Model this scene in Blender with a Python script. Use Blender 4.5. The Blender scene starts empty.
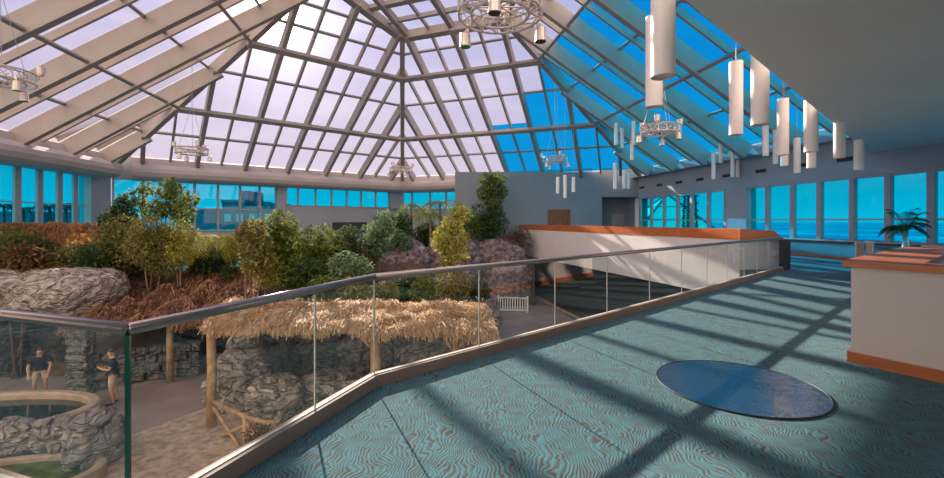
import bpy, bmesh, math, random
from mathutils import Vector, Matrix, noise, Euler
R_ = math.radians
random.seed(7)
sc = bpy.context.scene
COL = sc.collection

# ------------------------------------------------------------------ camera
F, CX, HY, EYE = 430.0, 472.0, 221.0, 1.6
cam_d = bpy.data.cameras.new('camera'); cam = bpy.data.objects.new('camera', cam_d); COL.objects.link(cam)
cam.location = (0, 0, EYE); cam.rotation_euler = (R_(90), 0, 0)
cam_d.sensor_width = 36; cam_d.lens = F/944*36; cam_d.shift_y = -(239-HY)/944
cam_d.clip_end = 5000
sc.camera = cam

# ------------------------------------------------------------------ colour management
sc.view_settings.view_transform = 'Standard'
sc.view_settings.look = 'None'
sc.view_settings.gamma = 1.0
sc.view_settings.exposure = 0.42
sc.view_settings.use_curve_mapping = False
sc.cycles.transparent_max_bounces = 16
sc.cycles.sample_clamp_indirect = 4.0

# ------------------------------------------------------------------ sky + sun
SUN_AZ, SUN_EL = R_(-24.5), R_(23.4)
sund = Vector((math.sin(SUN_AZ)*math.cos(SUN_EL), math.cos(SUN_AZ)*math.cos(SUN_EL), math.sin(SUN_EL)))
w = bpy.data.worlds.new('sky'); sc.world = w; w.use_nodes = True
N = w.node_tree.nodes; L = w.node_tree.links; N.clear()
def nd(t, **kw):
    n = N.new(t)
    for k, v in kw.items():
        setattr(n, k, v)
    return n
tc = nd('ShaderNodeTexCoord')
dot = nd('ShaderNodeVectorMath', operation='DOT_PRODUCT'); dot.inputs[1].default_value = sund
L.new(tc.outputs['Generated'], dot.inputs[0])
sep = nd('ShaderNodeSeparateXYZ'); L.new(tc.outputs['Generated'], sep.inputs[0])
rampz = nd('ShaderNodeValToRGB')
el = rampz.color_ramp.elements
el[0].position = 0.0; el[0].color = (.84, 1.0, 1.2, 1)
el[1].position = .9; el[1].color = (.24, .38, .82, 1)
e = el.new(.12); e.color = (.68, .61, .76, 1)
e = el.new(.4); e.color = (.48, .51, .78, 1)
L.new(sep.outputs['Z'], rampz.inputs[0])
# clouds
mp = nd('ShaderNodeMapping'); mp.inputs['Scale'].default_value = (1.2, 1.2, 7)
L.new(tc.outputs['Generated'], mp.inputs[0])
cn = nd('ShaderNodeTexNoise'); cn.inputs['Scale'].default_value = 3.0; cn.inputs['Detail'].default_value = 6
L.new(mp.outputs[0], cn.inputs['Vector'])
cr = nd('ShaderNodeValToRGB'); cr.color_ramp.elements[0].position = .48; cr.color_ramp.elements[1].position = .75
L.new(cn.outputs[0], cr.inputs[0])
cmul = nd('ShaderNodeMath', operation='MULTIPLY'); cmul.inputs[1].default_value = .5; L.new(cr.outputs[0], cmul.inputs[0])
mixc = nd('ShaderNodeMixRGB'); mixc.inputs[2].default_value = (.86, .80, .86, 1)
L.new(cmul.outputs[0], mixc.inputs[0]); L.new(rampz.outputs[0], mixc.inputs[1])
# aureole round the sun
def glow(power, amp, col):
    mx = nd('ShaderNodeMath', operation='MAXIMUM'); mx.inputs[1].default_value = 0; L.new(dot.outputs['Value'], mx.inputs[0])
    pw = nd('ShaderNodeMath', operation='POWER'); pw.inputs[1].default_value = power; L.new(mx.outputs[0], pw.inputs[0])
    mm = nd('ShaderNodeVectorMath', operation='SCALE'); mm.inputs[0].default_value = [c*amp for c in col]
    L.new(pw.outputs[0], mm.inputs['Scale']); return mm
g1 = glow(9, .22, (1, .72, .66)); g2 = glow(160, .9, (1, .9, .82)); g3 = glow(2600, 30, (1, .95, .85))
acc = mixc.outputs[0]
for g in (g1, g2, g3):
    ad = nd('ShaderNodeVectorMath', operation='ADD'); L.new(acc, ad.inputs[0]); L.new(g.outputs[0], ad.inputs[1]); acc = ad.outputs[0]
bg = nd('ShaderNodeBackground')
# sky brightened and warmed behind the camera, added to fill the interior
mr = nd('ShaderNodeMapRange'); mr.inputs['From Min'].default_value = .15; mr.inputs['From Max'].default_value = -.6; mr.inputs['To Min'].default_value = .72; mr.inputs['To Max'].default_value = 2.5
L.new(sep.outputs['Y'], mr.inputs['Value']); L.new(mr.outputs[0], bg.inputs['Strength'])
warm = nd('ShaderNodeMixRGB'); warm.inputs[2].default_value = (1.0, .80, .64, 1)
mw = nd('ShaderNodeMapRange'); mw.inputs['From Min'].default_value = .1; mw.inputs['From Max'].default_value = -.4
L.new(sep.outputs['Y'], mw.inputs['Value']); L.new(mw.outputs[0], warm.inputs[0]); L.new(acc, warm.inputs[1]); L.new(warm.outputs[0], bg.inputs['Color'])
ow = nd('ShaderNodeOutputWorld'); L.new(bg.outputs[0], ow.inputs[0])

sl = bpy.data.lights.new('sun', 'SUN'); sl.energy = 8.8; sl.angle = R_(.53); sl.color = (1, .86, .72)
so = bpy.data.objects.new('sun', sl); COL.objects.link(so); so.location = (0, 0, 40)
so.rotation_euler = (-sund).to_track_quat('-Z', 'Y').to_euler()

# ------------------------------------------------------------------ materials
def mat(name, col, rough=.6, metal=0, spec=.5, var=0, vscale=4, bump=0, bscale=30, col2=None, trans=0):
    m = bpy.data.materials.new(name); m.use_nodes = True
    nt = m.node_tree; b = nt.nodes['Principled BSDF']
    b.inputs['Roughness'].default_value = rough; b.inputs['Metallic'].default_value = metal
    b.inputs['Specular IOR Level'].default_value = spec
    b.inputs['Base Color'].default_value = (*col, 1)
    t = nt.nodes.new('ShaderNodeTexCoord')
    if var or col2:
        n = nt.nodes.new('ShaderNodeTexNoise'); n.inputs['Scale'].default_value = vscale; n.inputs['Detail'].default_value = 5
        nt.links.new(t.outputs['Object'], n.inputs['Vector'])
        r = nt.nodes.new('ShaderNodeValToRGB'); r.color_ramp.elements[0].position = .35; r.color_ramp.elements[1].position = .65
        c2 = col2 or [c*(1-var) for c in col]
        r.color_ramp.elements[0].color = (*c2, 1); r.color_ramp.elements[1].color = (*col, 1)
        nt.links.new(n.outputs[0], r.inputs[0]); nt.links.new(r.outputs[0], b.inputs['Base Color'])
    if bump:
        n = nt.nodes.new('ShaderNodeTexNoise'); n.inputs['Scale'].default_value = bscale; n.inputs['Detail'].default_value = 6
        nt.links.new(t.outputs['Object'], n.inputs['Vector'])
        bp = nt.nodes.new('ShaderNodeBump'); bp.inputs['Strength'].default_value = bump; bp.inputs['Distance'].default_value = .05
        nt.links.new(n.outputs[0], bp.inputs['Height']); nt.links.new(bp.outputs[0], b.inputs['Normal'])
    return m

def glass(name, tint, refl=.08, rough=.02, fres=1.45):
    m = bpy.data.materials.new(name); m.use_nodes = True; nt = m.node_tree; nt.nodes.clear()
    o = nt.nodes.new('ShaderNodeOutputMaterial'); tr = nt.nodes.new('ShaderNodeBsdfTransparent'); tr.inputs[0].default_value = (*tint, 1)
    gl = nt.nodes.new('ShaderNodeBsdfGlossy'); gl.inputs['Roughness'].default_value = rough
    fr = nt.nodes.new('ShaderNodeFresnel'); fr.inputs['IOR'].default_value = fres
    mu = nt.nodes.new('ShaderNodeMath'); mu.operation = 'MULTIPLY_ADD'; mu.inputs[1].default_value = 1.0; mu.inputs[2].default_value = refl; mu.use_clamp = True
    mx = nt.nodes.new('ShaderNodeMixShader')
    nt.links.new(fr.outputs[0], mu.inputs[0]); nt.links.new(mu.outputs[0], mx.inputs[0])
    nt.links.new(tr.outputs[0], mx.inputs[1]); nt.links.new(gl.outputs[0], mx.inputs[2]); nt.links.new(mx.outputs[0], o.inputs[0])
    return m

M = {}
M['steel'] = mat('painted_steel', (.37, .32, .295), .55, var=.12, vscale=1.2)
M['bulk'] = mat('bulkhead_plaster', (.53, .46, .44), .8, var=.08, vscale=.8)
M['tealwall'] = mat('teal_wall_paint', (.10, .22, .27), .85, var=.1, vscale=2)
M['wallf'] = mat('slate_wall_paint', (.23, .26, .30), .85, var=.08, vscale=.6)
M['wallg'] = mat('grey_wall_paint', (.36, .40, .45), .85, var=.08, vscale=.6, bump=.08, bscale=12)
M['ceil'] = mat('ceiling_paint', (.86, .83, .76), .9, var=.06, vscale=.5)
M['white'] = mat('white_wall_paint', (.66, .62, .60), .75, var=.06, vscale=1.5)
M['counterw'] = mat('counter_paint', (.60, .52, .47), .7, var=.06, vscale=1.2, bump=.05, bscale=20)
M['lamp'] = mat('pendant_shell', (.86, .77, .70), .45)
M['mull'] = mat('mullion_grey', (.34, .35, .39), .5)
M['dark'] = mat('dark_metal', (.03, .03, .035), .5)
M['black'] = mat('black_void', (.012, .012, .014), .9)
M['bronze'] = mat('brushed_shoe', (.36, .26, .21), .7, spec=.15, var=.1, vscale=2)
M['rail'] = mat('satin_handrail', (.40, .33, .31), .28, metal=.8)
M['navy'] = mat('navy_cloth', (.012, .016, .04), .85)
M['khaki'] = mat('khaki_cloth', (.42, .33, .23), .85)
M['skin'] = mat('skin', (.50, .26, .17), .55)
M['hair'] = mat('hair', (.035, .02, .012), .6)
M['shoe'] = mat('shoe', (.015, .013, .012), .5)
M['picket'] = mat('white_plastic', (.75, .74, .74), .5)
M['trunk'] = mat('bark', (.22, .13, .08), .9, var=.5, vscale=8, bump=.5, bscale=20)
M['log'] = mat('peeled_log', (.52, .31, .15), .75, var=.4, vscale=5, bump=.4, bscale=18)
M['chrome'] = mat('truss_metal', (.62, .54, .48), .35, metal=.5)
M['green_lens'] = mat('green_lens', (.02, .35, .08), .15)
M['cover'] = mat('chair_cloth', (.62, .45, .34), .8)
M['tabletop'] = mat('dark_table_gloss', (.05, .07, .09), .12)
M['soil'] = mat('planting_soil', (.13, .085, .055), .95, var=.5, vscale=3, bump=.6, bscale=10)
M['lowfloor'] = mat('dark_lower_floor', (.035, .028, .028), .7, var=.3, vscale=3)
M['outb'] = mat('harbour_building', (.10, .14, .22), .9, var=.35, vscale=.3)
M['outp'] = mat('palm_far', (.03, .05, .06), .9)
M['pyr'] = mat('pyramid_panels', (.62, .62, .66), .8, spec=.1)
M['vase'] = mat('pale_vase', (.35, .6, .68), .1)
M['water'] = mat('pond_water', (.03, .06, .05), .06, spec=.8, var=.4, vscale=2, bump=.05, bscale=6)
M['algae'] = mat('algae_pond', (.10, .16, .03), .35, col2=(.03, .05, .02), vscale=2.5, bump=.2, bscale=8)
M['rim'] = mat('pond_rim', (.46, .33, .22), .8, var=.3, vscale=3, bump=.4, bscale=20)

def wood(name, a, b, sc_=(1, 1, 12), rough=.35):
    m = mat(name, a, rough); nt = m.node_tree; bs = nt.nodes['Principled BSDF']
    t = nt.nodes.new('ShaderNodeTexCoord'); mpg = nt.nodes.new('ShaderNodeMapping'); mpg.inputs['Scale'].default_value = sc_
    n = nt.nodes.new('ShaderNodeTexNoise'); n.inputs['Scale'].default_value = 2; n.inputs['Detail'].default_value = 6
    r = nt.nodes.new('ShaderNodeValToRGB'); r.color_ramp.elements[0].position = .3; r.color_ramp.elements[1].position = .7
    r.color_ramp.elements[0].color = (*b, 1); r.color_ramp.elements[1].color = (*a, 1)
    nt.links.new(t.outputs['Object'], mpg.inputs[0]); nt.links.new(mpg.outputs[0], n.inputs['Vector'])
    nt.links.new(n.outputs[0], r.inputs[0]); nt.links.new(r.outputs[0], bs.inputs['Base Color'])
    return m
M['wood'] = wood('red_brown_wood', (.50, .15, .045), (.36, .10, .03))
M['sill'] = mat('dark_sill_wood', (.13, .05, .035), .9, spec=.05)
M['doorwood'] = wood('door_wood', (.24, .085, .04), (.17, .055, .025), (8, 8, 1))

def rockmat(name, a, b, scale=2.2, bump=1.0, warp=1.2, crack=.06):
    m = mat(name, a, .9, spec=.25); nt = m.node_tree; bs = nt.nodes['Principled BSDF']
    t = nt.nodes.new('ShaderNodeTexCoord')
    mpg = nt.nodes.new('ShaderNodeMapping'); mpg.inputs['Scale'].default_value = (1, 1, 1.9); nt.links.new(t.outputs['Object'], mpg.inputs[0])
    n0 = nt.nodes.new('ShaderNodeTexNoise'); n0.inputs['Scale'].default_value = scale; n0.inputs['Detail'].default_value = 2; n0.inputs['Distortion'].default_value = warp
    nt.links.new(mpg.outputs[0], n0.inputs['Vector'])
    r = nt.nodes.new('ShaderNodeValToRGB'); e = r.color_ramp.elements
    e[0].position = .42; e[0].color = (1, 1, 1, 1); e[1].position = .58; e[1].color = (1, 1, 1, 1); k = e.new(.5); k.color = (0, 0, 0, 1)
    nt.links.new(n0.outputs[0], r.inputs[0])
    n = nt.nodes.new('ShaderNodeTexNoise'); n.inputs['Scale'].default_value = scale*2.5; n.inputs['Detail'].default_value = 9
    nt.links.new(t.outputs['Object'], n.inputs['Vector'])
    rc = nt.nodes.new('ShaderNodeValToRGB'); rc.color_ramp.elements[0].position = .35; rc.color_ramp.elements[1].position = .65
    rc.color_ramp.elements[0].color = (*b, 1); rc.color_ramp.elements[1].color = (*a, 1)
    nt.links.new(n.outputs[0], rc.inputs[0]); nt.links.new(rc.outputs[0], bs.inputs['Base Color'])
    mm = nt.nodes.new('ShaderNodeMath'); mm.operation = 'MULTIPLY_ADD'; mm.inputs[1].default_value = 1.3
    nt.links.new(n.outputs[0], mm.inputs[0]); nt.links.new(r.outputs[0], mm.inputs[2])
    bp = nt.nodes.new('ShaderNodeBump'); bp.inputs['Strength'].default_value = bump; bp.inputs['Distance'].default_value = .11
    nt.links.new(mm.outputs[0], bp.inputs['Height']); nt.links.new(bp.outputs[0], bs.inputs['Normal'])
    return m
M['rock'] = rockmat('carved_grey_rock', (.44, .37, .32), (.20, .165, .15), 1.5)
M['rockp'] = rockmat('purple_grey_rock', (.40, .31, .30), (.13, .09, .10), 1.7)
M['rock_shade'] = rockmat('shade_toned_rock', (.085, .08, .07), (.035, .03, .03), 1.4)  # darker copy of the grey rock, shade of the undercut painted in
M['stone'] = rockmat('laid_stone', (.25, .225, .20), (.11, .10, .09), 2.4, 1, .25, .05)
M['path'] = mat('pink_concrete_path', (.30, .215, .195), .85, col2=(.21, .145, .13), vscale=.8, bump=.15, bscale=12)
M['gravel_lit'] = mat('sunlit_gravel_tone', (.55, .40, .28), .9, col2=(.30, .21, .15), vscale=6, bump=.6, bscale=25)

def strawmat(name, a, b):
    m = mat(name, a, .8, spec=.3); nt = m.node_tree; bs = nt.nodes['Principled BSDF']
    t = nt.nodes.new('ShaderNodeNewGeometry')
    r = nt.nodes.new('ShaderNodeValToRGB'); r.color_ramp.elements[0].color = (*b, 1); r.color_ramp.elements[1].color = (*a, 1)
    nt.links.new(t.outputs['Random Per Island'], r.inputs[0]); nt.links.new(r.outputs[0], bs.inputs['Base Color'])
    return m
M['straw'] = strawmat('dry_straw', (.78, .53, .29), (.42, .26, .13))
M['strawd'] = strawmat('brown_palm_thatch', (.42, .22, .12), (.10, .045, .028))
M['reed'] = strawmat('orange_reed', (.34, .14, .05), (.12, .055, .03))
M['reedlit'] = strawmat('golden_reed', (.85, .42, .08), (.5, .2, .05))  # brighter copy of the reed colour stands in for sunlight

def leafmat(name, a, b):
    m = bpy.data.materials.new(name); m.use_nodes = True; nt = m.node_tree; bs = nt.nodes['Principled BSDF']
    t = nt.nodes.new('ShaderNodeNewGeometry')
    r = nt.nodes.new('ShaderNodeValToRGB'); r.color_ramp.elements[0].color = (*b, 1); r.color_ramp.elements[1].color = (*a, 1)
    nt.links.new(t.outputs['Random Per Island'], r.inputs[0]); nt.links.new(r.outputs[0], bs.inputs['Base Color'])
    bs.inputs['Roughness'].default_value = .75; bs.inputs['Specular IOR Level'].default_value = .12
    tl = nt.nodes.new('ShaderNodeBsdfTranslucent'); nt.links.new(r.outputs[0], tl.inputs[0])
    mx = nt.nodes.new('ShaderNodeMixShader'); mx.inputs[0].default_value = .5
    o = nt.nodes['Material Output']
    nt.links.new(bs.outputs[0], mx.inputs[1]); nt.links.new(tl.outputs[0], mx.inputs[2]); nt.links.new(mx.outputs[0], o.inputs[0])
    return m
M['l_dark'] = leafmat('leaf_dark', (.13, .18, .055), (.02, .05, .02))
M['l_mid'] = leafmat('leaf_mid', (.28, .33, .07), (.07, .11, .03))
M['l_olive'] = leafmat('leaf_olive', (.42, .36, .11), (.12, .115, .04))
M['l_yel'] = leafmat('leaf_yellow', (.56, .50, .09), (.20, .22, .05))
M['l_grey'] = leafmat('leaf_grey', (.29, .38, .19), (.08, .14, .08))
M['l_brown'] = leafmat('leaf_brown', (.30, .17, .08), (.12, .07, .03))

M['g_clear'] = glass('clear_roof_glass', (.97, .95, .98), .0, fres=1.1)
M['g_blue'] = glass('blue_roof_glass', (.005, .50, .92), .0, fres=1.06)
M['g_cyan'] = glass('cyan_window_glass', (.0, .50, .66), .02, fres=1.2)
M['g_rail'] = glass('railing_glass', (.88, .93, .91), .07, .01, 1.5)
M['g_edge'] = mat('green_glass_edge', (.015, .12, .07), .15)
M['joint'] = mat('glass_joint', (.6, .58, .5), .5, spec=.3)

# carpet
def carpet():
    m = mat('teal_wave_carpet', (.1, .3, .36), .95, spec=.1); nt = m.node_tree; bs = nt.nodes['Principled BSDF']
    t = nt.nodes.new('ShaderNodeTexCoord')
    n = nt.nodes.new('ShaderNodeTexNoise'); n.inputs['Scale'].default_value = 2.6; n.inputs['Detail'].default_value = 2.5
    nt.links.new(t.outputs['Object'], n.inputs['Vector'])
    s = nt.nodes.new('ShaderNodeVectorMath'); s.operation = 'SCALE'; s.inputs['Scale'].default_value = .42
    nt.links.new(n.outputs[1], s.inputs[0])
    a = nt.nodes.new('ShaderNodeVectorMath'); nt.links.new(t.outputs['Object'], a.inputs[0]); nt.links.new(s.outputs[0], a.inputs[1])
    wv = nt.nodes.new('ShaderNodeTexWave'); wv.bands_direction = 'X'; wv.inputs['Scale'].default_value = 11
    wv.inputs['Distortion'].default_value = 3.0; wv.inputs['Detail'].default_value = 2; wv.inputs['Detail Scale'].default_value = 1.6
    nt.links.new(a.outputs[0], wv.inputs['Vector'])
    r = nt.nodes.new('ShaderNodeValToRGB'); e = r.color_ramp.elements
    e[0].position = .1; e[0].color = (.10, .085, .075, 1); e[1].position = .85; e[1].color = (.095, .215, .25, 1)
    k = e.new(.42); k.color = (.085, .155, .175, 1)
    n2 = nt.nodes.new('ShaderNodeTexNoise'); n2.inputs['Scale'].default_value = 9; n2.inputs['Detail'].default_value = 3
    nt.links.new(t.outputs['Object'], n2.inputs['Vector'])
    m1 = nt.nodes.new('ShaderNodeMath'); m1.operation = 'MULTIPLY_ADD'; m1.inputs[1].default_value = 1.8; m1.inputs[2].default_value = -.75
    nt.links.new(n2.outputs[0], m1.inputs[0])
    m2 = nt.nodes.new('ShaderNodeMath'); m2.operation = 'ADD'; nt.links.new(m1.outputs[0], m2.inputs[0]); nt.links.new(wv.outputs[0], m2.inputs[1])
    nt.links.new(m2.outputs[0], r.inputs[0]); nt.links.new(r.outputs[0], bs.inputs['Base Color'])
    bp = nt.nodes.new('ShaderNodeBump'); bp.inputs['Strength'].default_value = .25; bp.inputs['Distance'].default_value = .01
    nt.links.new(wv.outputs[0], bp.inputs['Height']); nt.links.new(bp.outputs[0], bs.inputs['Normal'])
    return m
M['carpet'] = carpet()
def seamat():
    m = mat('sea', (.02, .12, .22), .95, spec=.05); nt = m.node_tree; bs = nt.nodes['Principled BSDF']
    t = nt.nodes.new('ShaderNodeTexCoord'); n = nt.nodes.new('ShaderNodeTexNoise'); n.inputs['Scale'].default_value = .012; n.inputs['Detail'].default_value = 4
    nt.links.new(t.outputs['Object'], n.inputs['Vector'])
    r = nt.nodes.new('ShaderNodeValToRGB'); e = r.color_ramp.elements
    e[0].position = .45; e[0].color = (.02, .17, .34, 1); e[1].position = .72; e[1].color = (.25, .42, .55, 1)
    nt.links.new(n.outputs[0], r.inputs[0]); nt.links.new(r.outputs[0], bs.inputs['Base Color'])
    return m
M['sea'] = seamat()
def discmat():
    m = mat('mirror_glass_inlay', (.02, .03, .05), .06, spec=1.0, bump=.12, bscale=9)
    m.node_tree.nodes['Principled BSDF'].inputs['Metallic'].default_value = .0
    m.node_tree.nodes['Principled BSDF'].inputs['IOR'].default_value = 2.4
    return m
M['disc'] = discmat()

# ------------------------------------------------------------------ mesh helpers
class MB:
    def __init__(s): s.v = []; s.f = []
    def face(s, pts):
        i = len(s.v); s.v += [tuple(p) for p in pts]; s.f.append(list(range(i, i+len(pts))))
    def hexa(s, b, t):
        i = len(s.v); s.v += [tuple(p) for p in b+t]; n = len(b)
        s.f.append(list(range(i, i+n))[::-1]); s.f.append(list(range(i+n, i+2*n)))
        for k in range(n):
            j = (k+1) % n; s.f.append([i+k, i+j, i+n+j, i+n+k])
    def box(s, c, d, rz=0):
        x, y, z = [q/2 for q in d]; cr, sr = math.cos(rz), math.sin(rz)
        def P(a, b, e): return (c[0]+a*cr-b*sr, c[1]+a*sr+b*cr, c[2]+e)
        s.hexa([P(-x, -y, -z), P(x, -y, -z), P(x, y, -z), P(-x, y, -z)], [P(-x, -y, z), P(x, -y, z), P(x, y, z), P(-x, y, z)])
    def prism(s, poly, z0, z1):
        s.hexa([(p[0], p[1], z0) for p in poly], [(p[0], p[1], z1) for p in poly])
    def beam(s, p0, p1, w, d, nrm, off=0):
        # box from p0 to p1, top face on the plane (shifted off along -nrm), depth d along -nrm
        p0 = Vector(p0); p1 = Vector(p1); n = Vector(nrm).normalized(); a = (p1-p0).normalized()
        sd = a.cross(n).normalized()*w/2
        t0, t1 = p0-n*off, p1-n*off; b0, b1 = t0-n*d, t1-n*d
        s.hexa([b0-sd, b0+sd, b1+sd, b1-sd], [t0-sd, t0+sd, t1+sd, t1-sd])
    def tube(s, pts, r, n=8, cap=True):
        pts = [Vector(p) for p in pts]; rr = r if isinstance(r, (list, tuple)) else [r]*len(pts)
        i0 = len(s.v)
        for k, p in enumerate(pts):
            d = (pts[min(k+1, len(pts)-1)]-pts[max(k-1, 0)]).normalized()
            u = d.orthogonal().normalized() if abs(d.z) < .9 else Vector((1, 0, 0))
            if abs(d.z) < .9: u = Vector((0, 0, 1)).cross(d).normalized()
            v = d.cross(u).normalized(); u = v.cross(d).normalized()
            for j in range(n):
                a = 2*math.pi*j/n; s.v.append(tuple(p+(u*math.cos(a)+v*math.sin(a))*rr[k]))
        for k in range(len(pts)-1):
            for j in range(n):
                a = i0+k*n+j; b = i0+k*n+(j+1) % n; s.f.append([a, b, b+n, a+n])
        if cap:
            s.f.append([i0+j for j in range(n)][::-1]); s.f.append([i0+(len(pts)-1)*n+j for j in range(n)])
    def ring(s, c, R, r, n=28, m=6):
        i0 = len(s.v)
        for k in range(n):
            a = 2*math.pi*k/n
            for j in range(m):
                b = 2*math.pi*j/m; q = R+r*math.cos(b)
                s.v.append((c[0]+q*math.cos(a), c[1]+q*math.sin(a), c[2]+r*math.sin(b)))
        for k in range(n):
            for j in range(m):
                a = i0+k*m+j; b = i0+k*m+(j+1) % m; k2 = (k+1) % n
                s.f.append([a, b, i0+k2*m+(j+1) % m, i0+k2*m+j])
    def leaf(s, p, d, up, ln, wd):
        sd = d.cross(up)
        if sd.length < 1e-4: sd = Vector((1, 0, 0))
        sd.normalize(); i = len(s.v); m = p+d*ln*.45-up*wd*.15
        s.v += [tuple(p), tuple(m+sd*wd/2), tuple(p+d*ln-up*ln*.12), tuple(m-sd*wd/2)]
        s.f.append([i, i+1, i+2, i+3])
    def build(s, name, m, parent=None, smooth=False, origin=None):
        o_ = Vector(origin) if origin is not None else None
        me = bpy.data.meshes.new(name)
        vv = s.v if o_ is None else [(a[0]-o_.x, a[1]-o_.y, a[2]-o_.z) for a in s.v]
        me.from_pydata(vv, [], s.f); me.materials.append(m if not isinstance(m, str) else M[m])
        if smooth:
            me.polygons.foreach_set('use_smooth', [True]*len(me.polygons))
        me.update()
        ob = bpy.data.objects.new(name, me); COL.objects.link(ob)
        if o_ is not None: ob.location = o_
        if parent is not None: ob.parent = parent
        return ob

def tag(o, label=None, cat=None, group=None, kind=None):
    if label: o['label'] = label
    if cat: o['category'] = cat
    if group: o['group'] = group
    if kind: o['kind'] = kind
    return o
def empty(name, loc=(0, 0, 0), rz=0, label=None, cat=None, group=None, kind=None):
    o = bpy.data.objects.new(name, None); COL.objects.link(o); o.location = loc; o.rotation_euler = (0, 0, rz)
    o.empty_display_size = .2
    return tag(o, label, cat, group, kind)
def struct(o): o['kind'] = 'structure'; return o
def copy_tree(o, parent=None):
    c = o.copy(); COL.objects.link(c); c.parent = parent
    for ch in list(o.children): copy_tree(ch, c)
    return c
def at(px, py, d):   # photo position and distance -> place
    return Vector(((px-CX)/F*d, d, EYE-(py-HY)*d/F))
def ground(px, py, z):
    d = (EYE-z)*F/(py-HY); return Vector(((px-CX)/F*d, d, z))

# ------------------------------------------------------------------ hexagonal hall geometry
AL = R_(-9.2); RR = 20.0; CC = .958*RR; ZB = 5.44; HH = 10.74; GZ = -4.1
U = Vector((math.sin(AL), math.cos(AL), 0)); NN = Vector((math.cos(AL), -math.sin(AL), 0))
C0 = U*CC
def hv(k, rad=RR):  # k=0 far corner, 1 far right, 2 near right, 3 near, 4 near left, 5 far left
    a = R_(60*k); return C0+U*rad*math.cos(a)+NN*rad*math.sin(a)
FACES = {'back_left': (0, 5), 'back_right': (0, 1), 'right': (1, 2), 'left': (5, 4), 'front_right': (3, 2), 'front_left': (3, 4)}
SC = .675; PT = .18
def fpt(face, q, s):
    a, b = FACES[face]; p0, p1 = hv(a), hv(b); mid = (p0+p1)/2; m = (C0-mid)
    p = p0+(p1-p0)*q+m*s; return Vector((p.x, p.y, ZB+HH*s))
def fnorm(face):
    n = (fpt(face, .6, .2)-fpt(face, .4, .2)).cross(fpt(face, .5, .3)-fpt(face, .5, .2)).normalized()
    return n if n.z > 0 else -n
_mB = (C0-(hv(0)+hv(1))/2).normalized(); _pB = fpt('back_right', .5, SC)
def capz(p): return _pB.z+PT*max(-50, (Vector((p.x, p.y, 0))-Vector((_pB.x, _pB.y, 0))).dot(_mB))
def gcap(face):
    def g(q, s): p = fpt(face, q, s); return capz(p)-p.z
    return g
def clip(poly, g):
    out = []
    for i in range(len(poly)):
        a, b = poly[i], poly[(i+1) % len(poly)]; ga, gb = g(*a), g(*b)
        if ga >= 0: out.append(a)
        if (ga >= 0) != (gb >= 0):
            t = ga/(ga-gb); out.append(tuple(a[k]+(b[k]-a[k])*t for k in range(len(a))))
    return out
def clipseg(a, b, gs):
    t0, t1 = 0., 1.
    for g in gs:
        ga, gb = g(*a), g(*b)
        if ga < 0 and gb < 0: return None
        if ga < 0: t0 = max(t0, ga/(ga-gb))
        elif gb < 0: t1 = min(t1, ga/(ga-gb))
    if t1-t0 < 1e-3: return None
    f = lambda t: tuple(a[k]+(b[k]-a[k])*t for k in range(len(a)))
    return f(t0), f(t1)
def L1(q, s): return q-.5*s
def L2(q, s): return 1-.5*s-q
rows = [0, .137, .276, .41, .541, .608, .675, .81, .95]
NF = 0
for face in FACES:
    a, b = FACES[face]; n = fnorm(face); gc = gcap(face)
    root = struct(empty('ceiling_'+face if False else 'ceiling', tuple((hv(a)+hv(b))/2+Vector((0, 0, ZB)))))
    root['label'] = 'glazed roof slope of the pyramid, %s side' % face.replace('_', ' ')
    org = Vector(root.location)
    def part(mb, name, m, **k):
        return mb.build(name, m, root, origin=None)
    front = face.startswith('front')
    parts = []
    for k in range(1, 14):
        q = k/14; major = k % 2 == 1
        sg = clipseg((q, 0), (q, 1), [L1, L2, gc])
        if not sg or (front and not major): continue
        mb = MB(); p0, p1 = fpt(face, *sg[0]), fpt(face, *sg[1])
        if major: mb.beam(p0, p1, *((.22, .6) if face in ('back_left', 'back_right') else (.27, .78)), n, .03)
        else: mb.beam(p0, p1, .12, .28, n, .03)
        parts.append((mb, 'rafter' if major else 'glazing_bar', 'steel'))
    for i, s in enumerate(rows[1:]):
        sg = clipseg((0, s), (1, s), [L1, L2, gc])
        if not sg: continue
        mb = MB(); major = s in (.276, .541, .81, .675)
        if s == .675 and face != 'back_right': major = False
        p0, p1 = fpt(face, *sg[0]), fpt(face, *sg[1])
        if major: mb.beam(p0, p1, *((.3, .24) if face in ('back_left', 'back_right') else (.14, .12)), n, .6)
        else: mb.beam(p0, p1, .13, .12, n, .04)
        parts.append((mb, 'purlin' if major else 'glazing_bar', 'steel'))
    clear, blue = MB(), MB()
    for r in range(len(rows)-1):
        for k in range(14):
            s0, s1 = rows[r], rows[r+1]; q0, q1 = k/14, (k+1)/14
            poly = [(q0, s0), (q1, s0), (q1, s1), (q0, s1)]
            for g in (L1, L2, gc):
                poly = clip(poly, g)
                if len(poly) < 3: break
            if len(poly) < 3: continue
            isb = False
            if face in ('right',): isb = s0 < .54
            if face == 'back_right': isb = (r == 0 and k >= 7) or (r == 1 and k >= 7) or (r == 2 and k >= 9) or (r == 3 and k >= 10)
            (blue if isb else clear).face([fpt(face, *p) for p in poly])
    if clear.f: parts.append((clear, 'glazing', 'g_clear'))
    if blue.f: parts.append((blue, 'blue_glazing', 'g_blue'))
    for mb, nm, m in parts:
        mb.v = [(v[0]-org.x, v[1]-org.y, v[2]-org.z) for v in mb.v]
        mb.build(nm, m, root)
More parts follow.
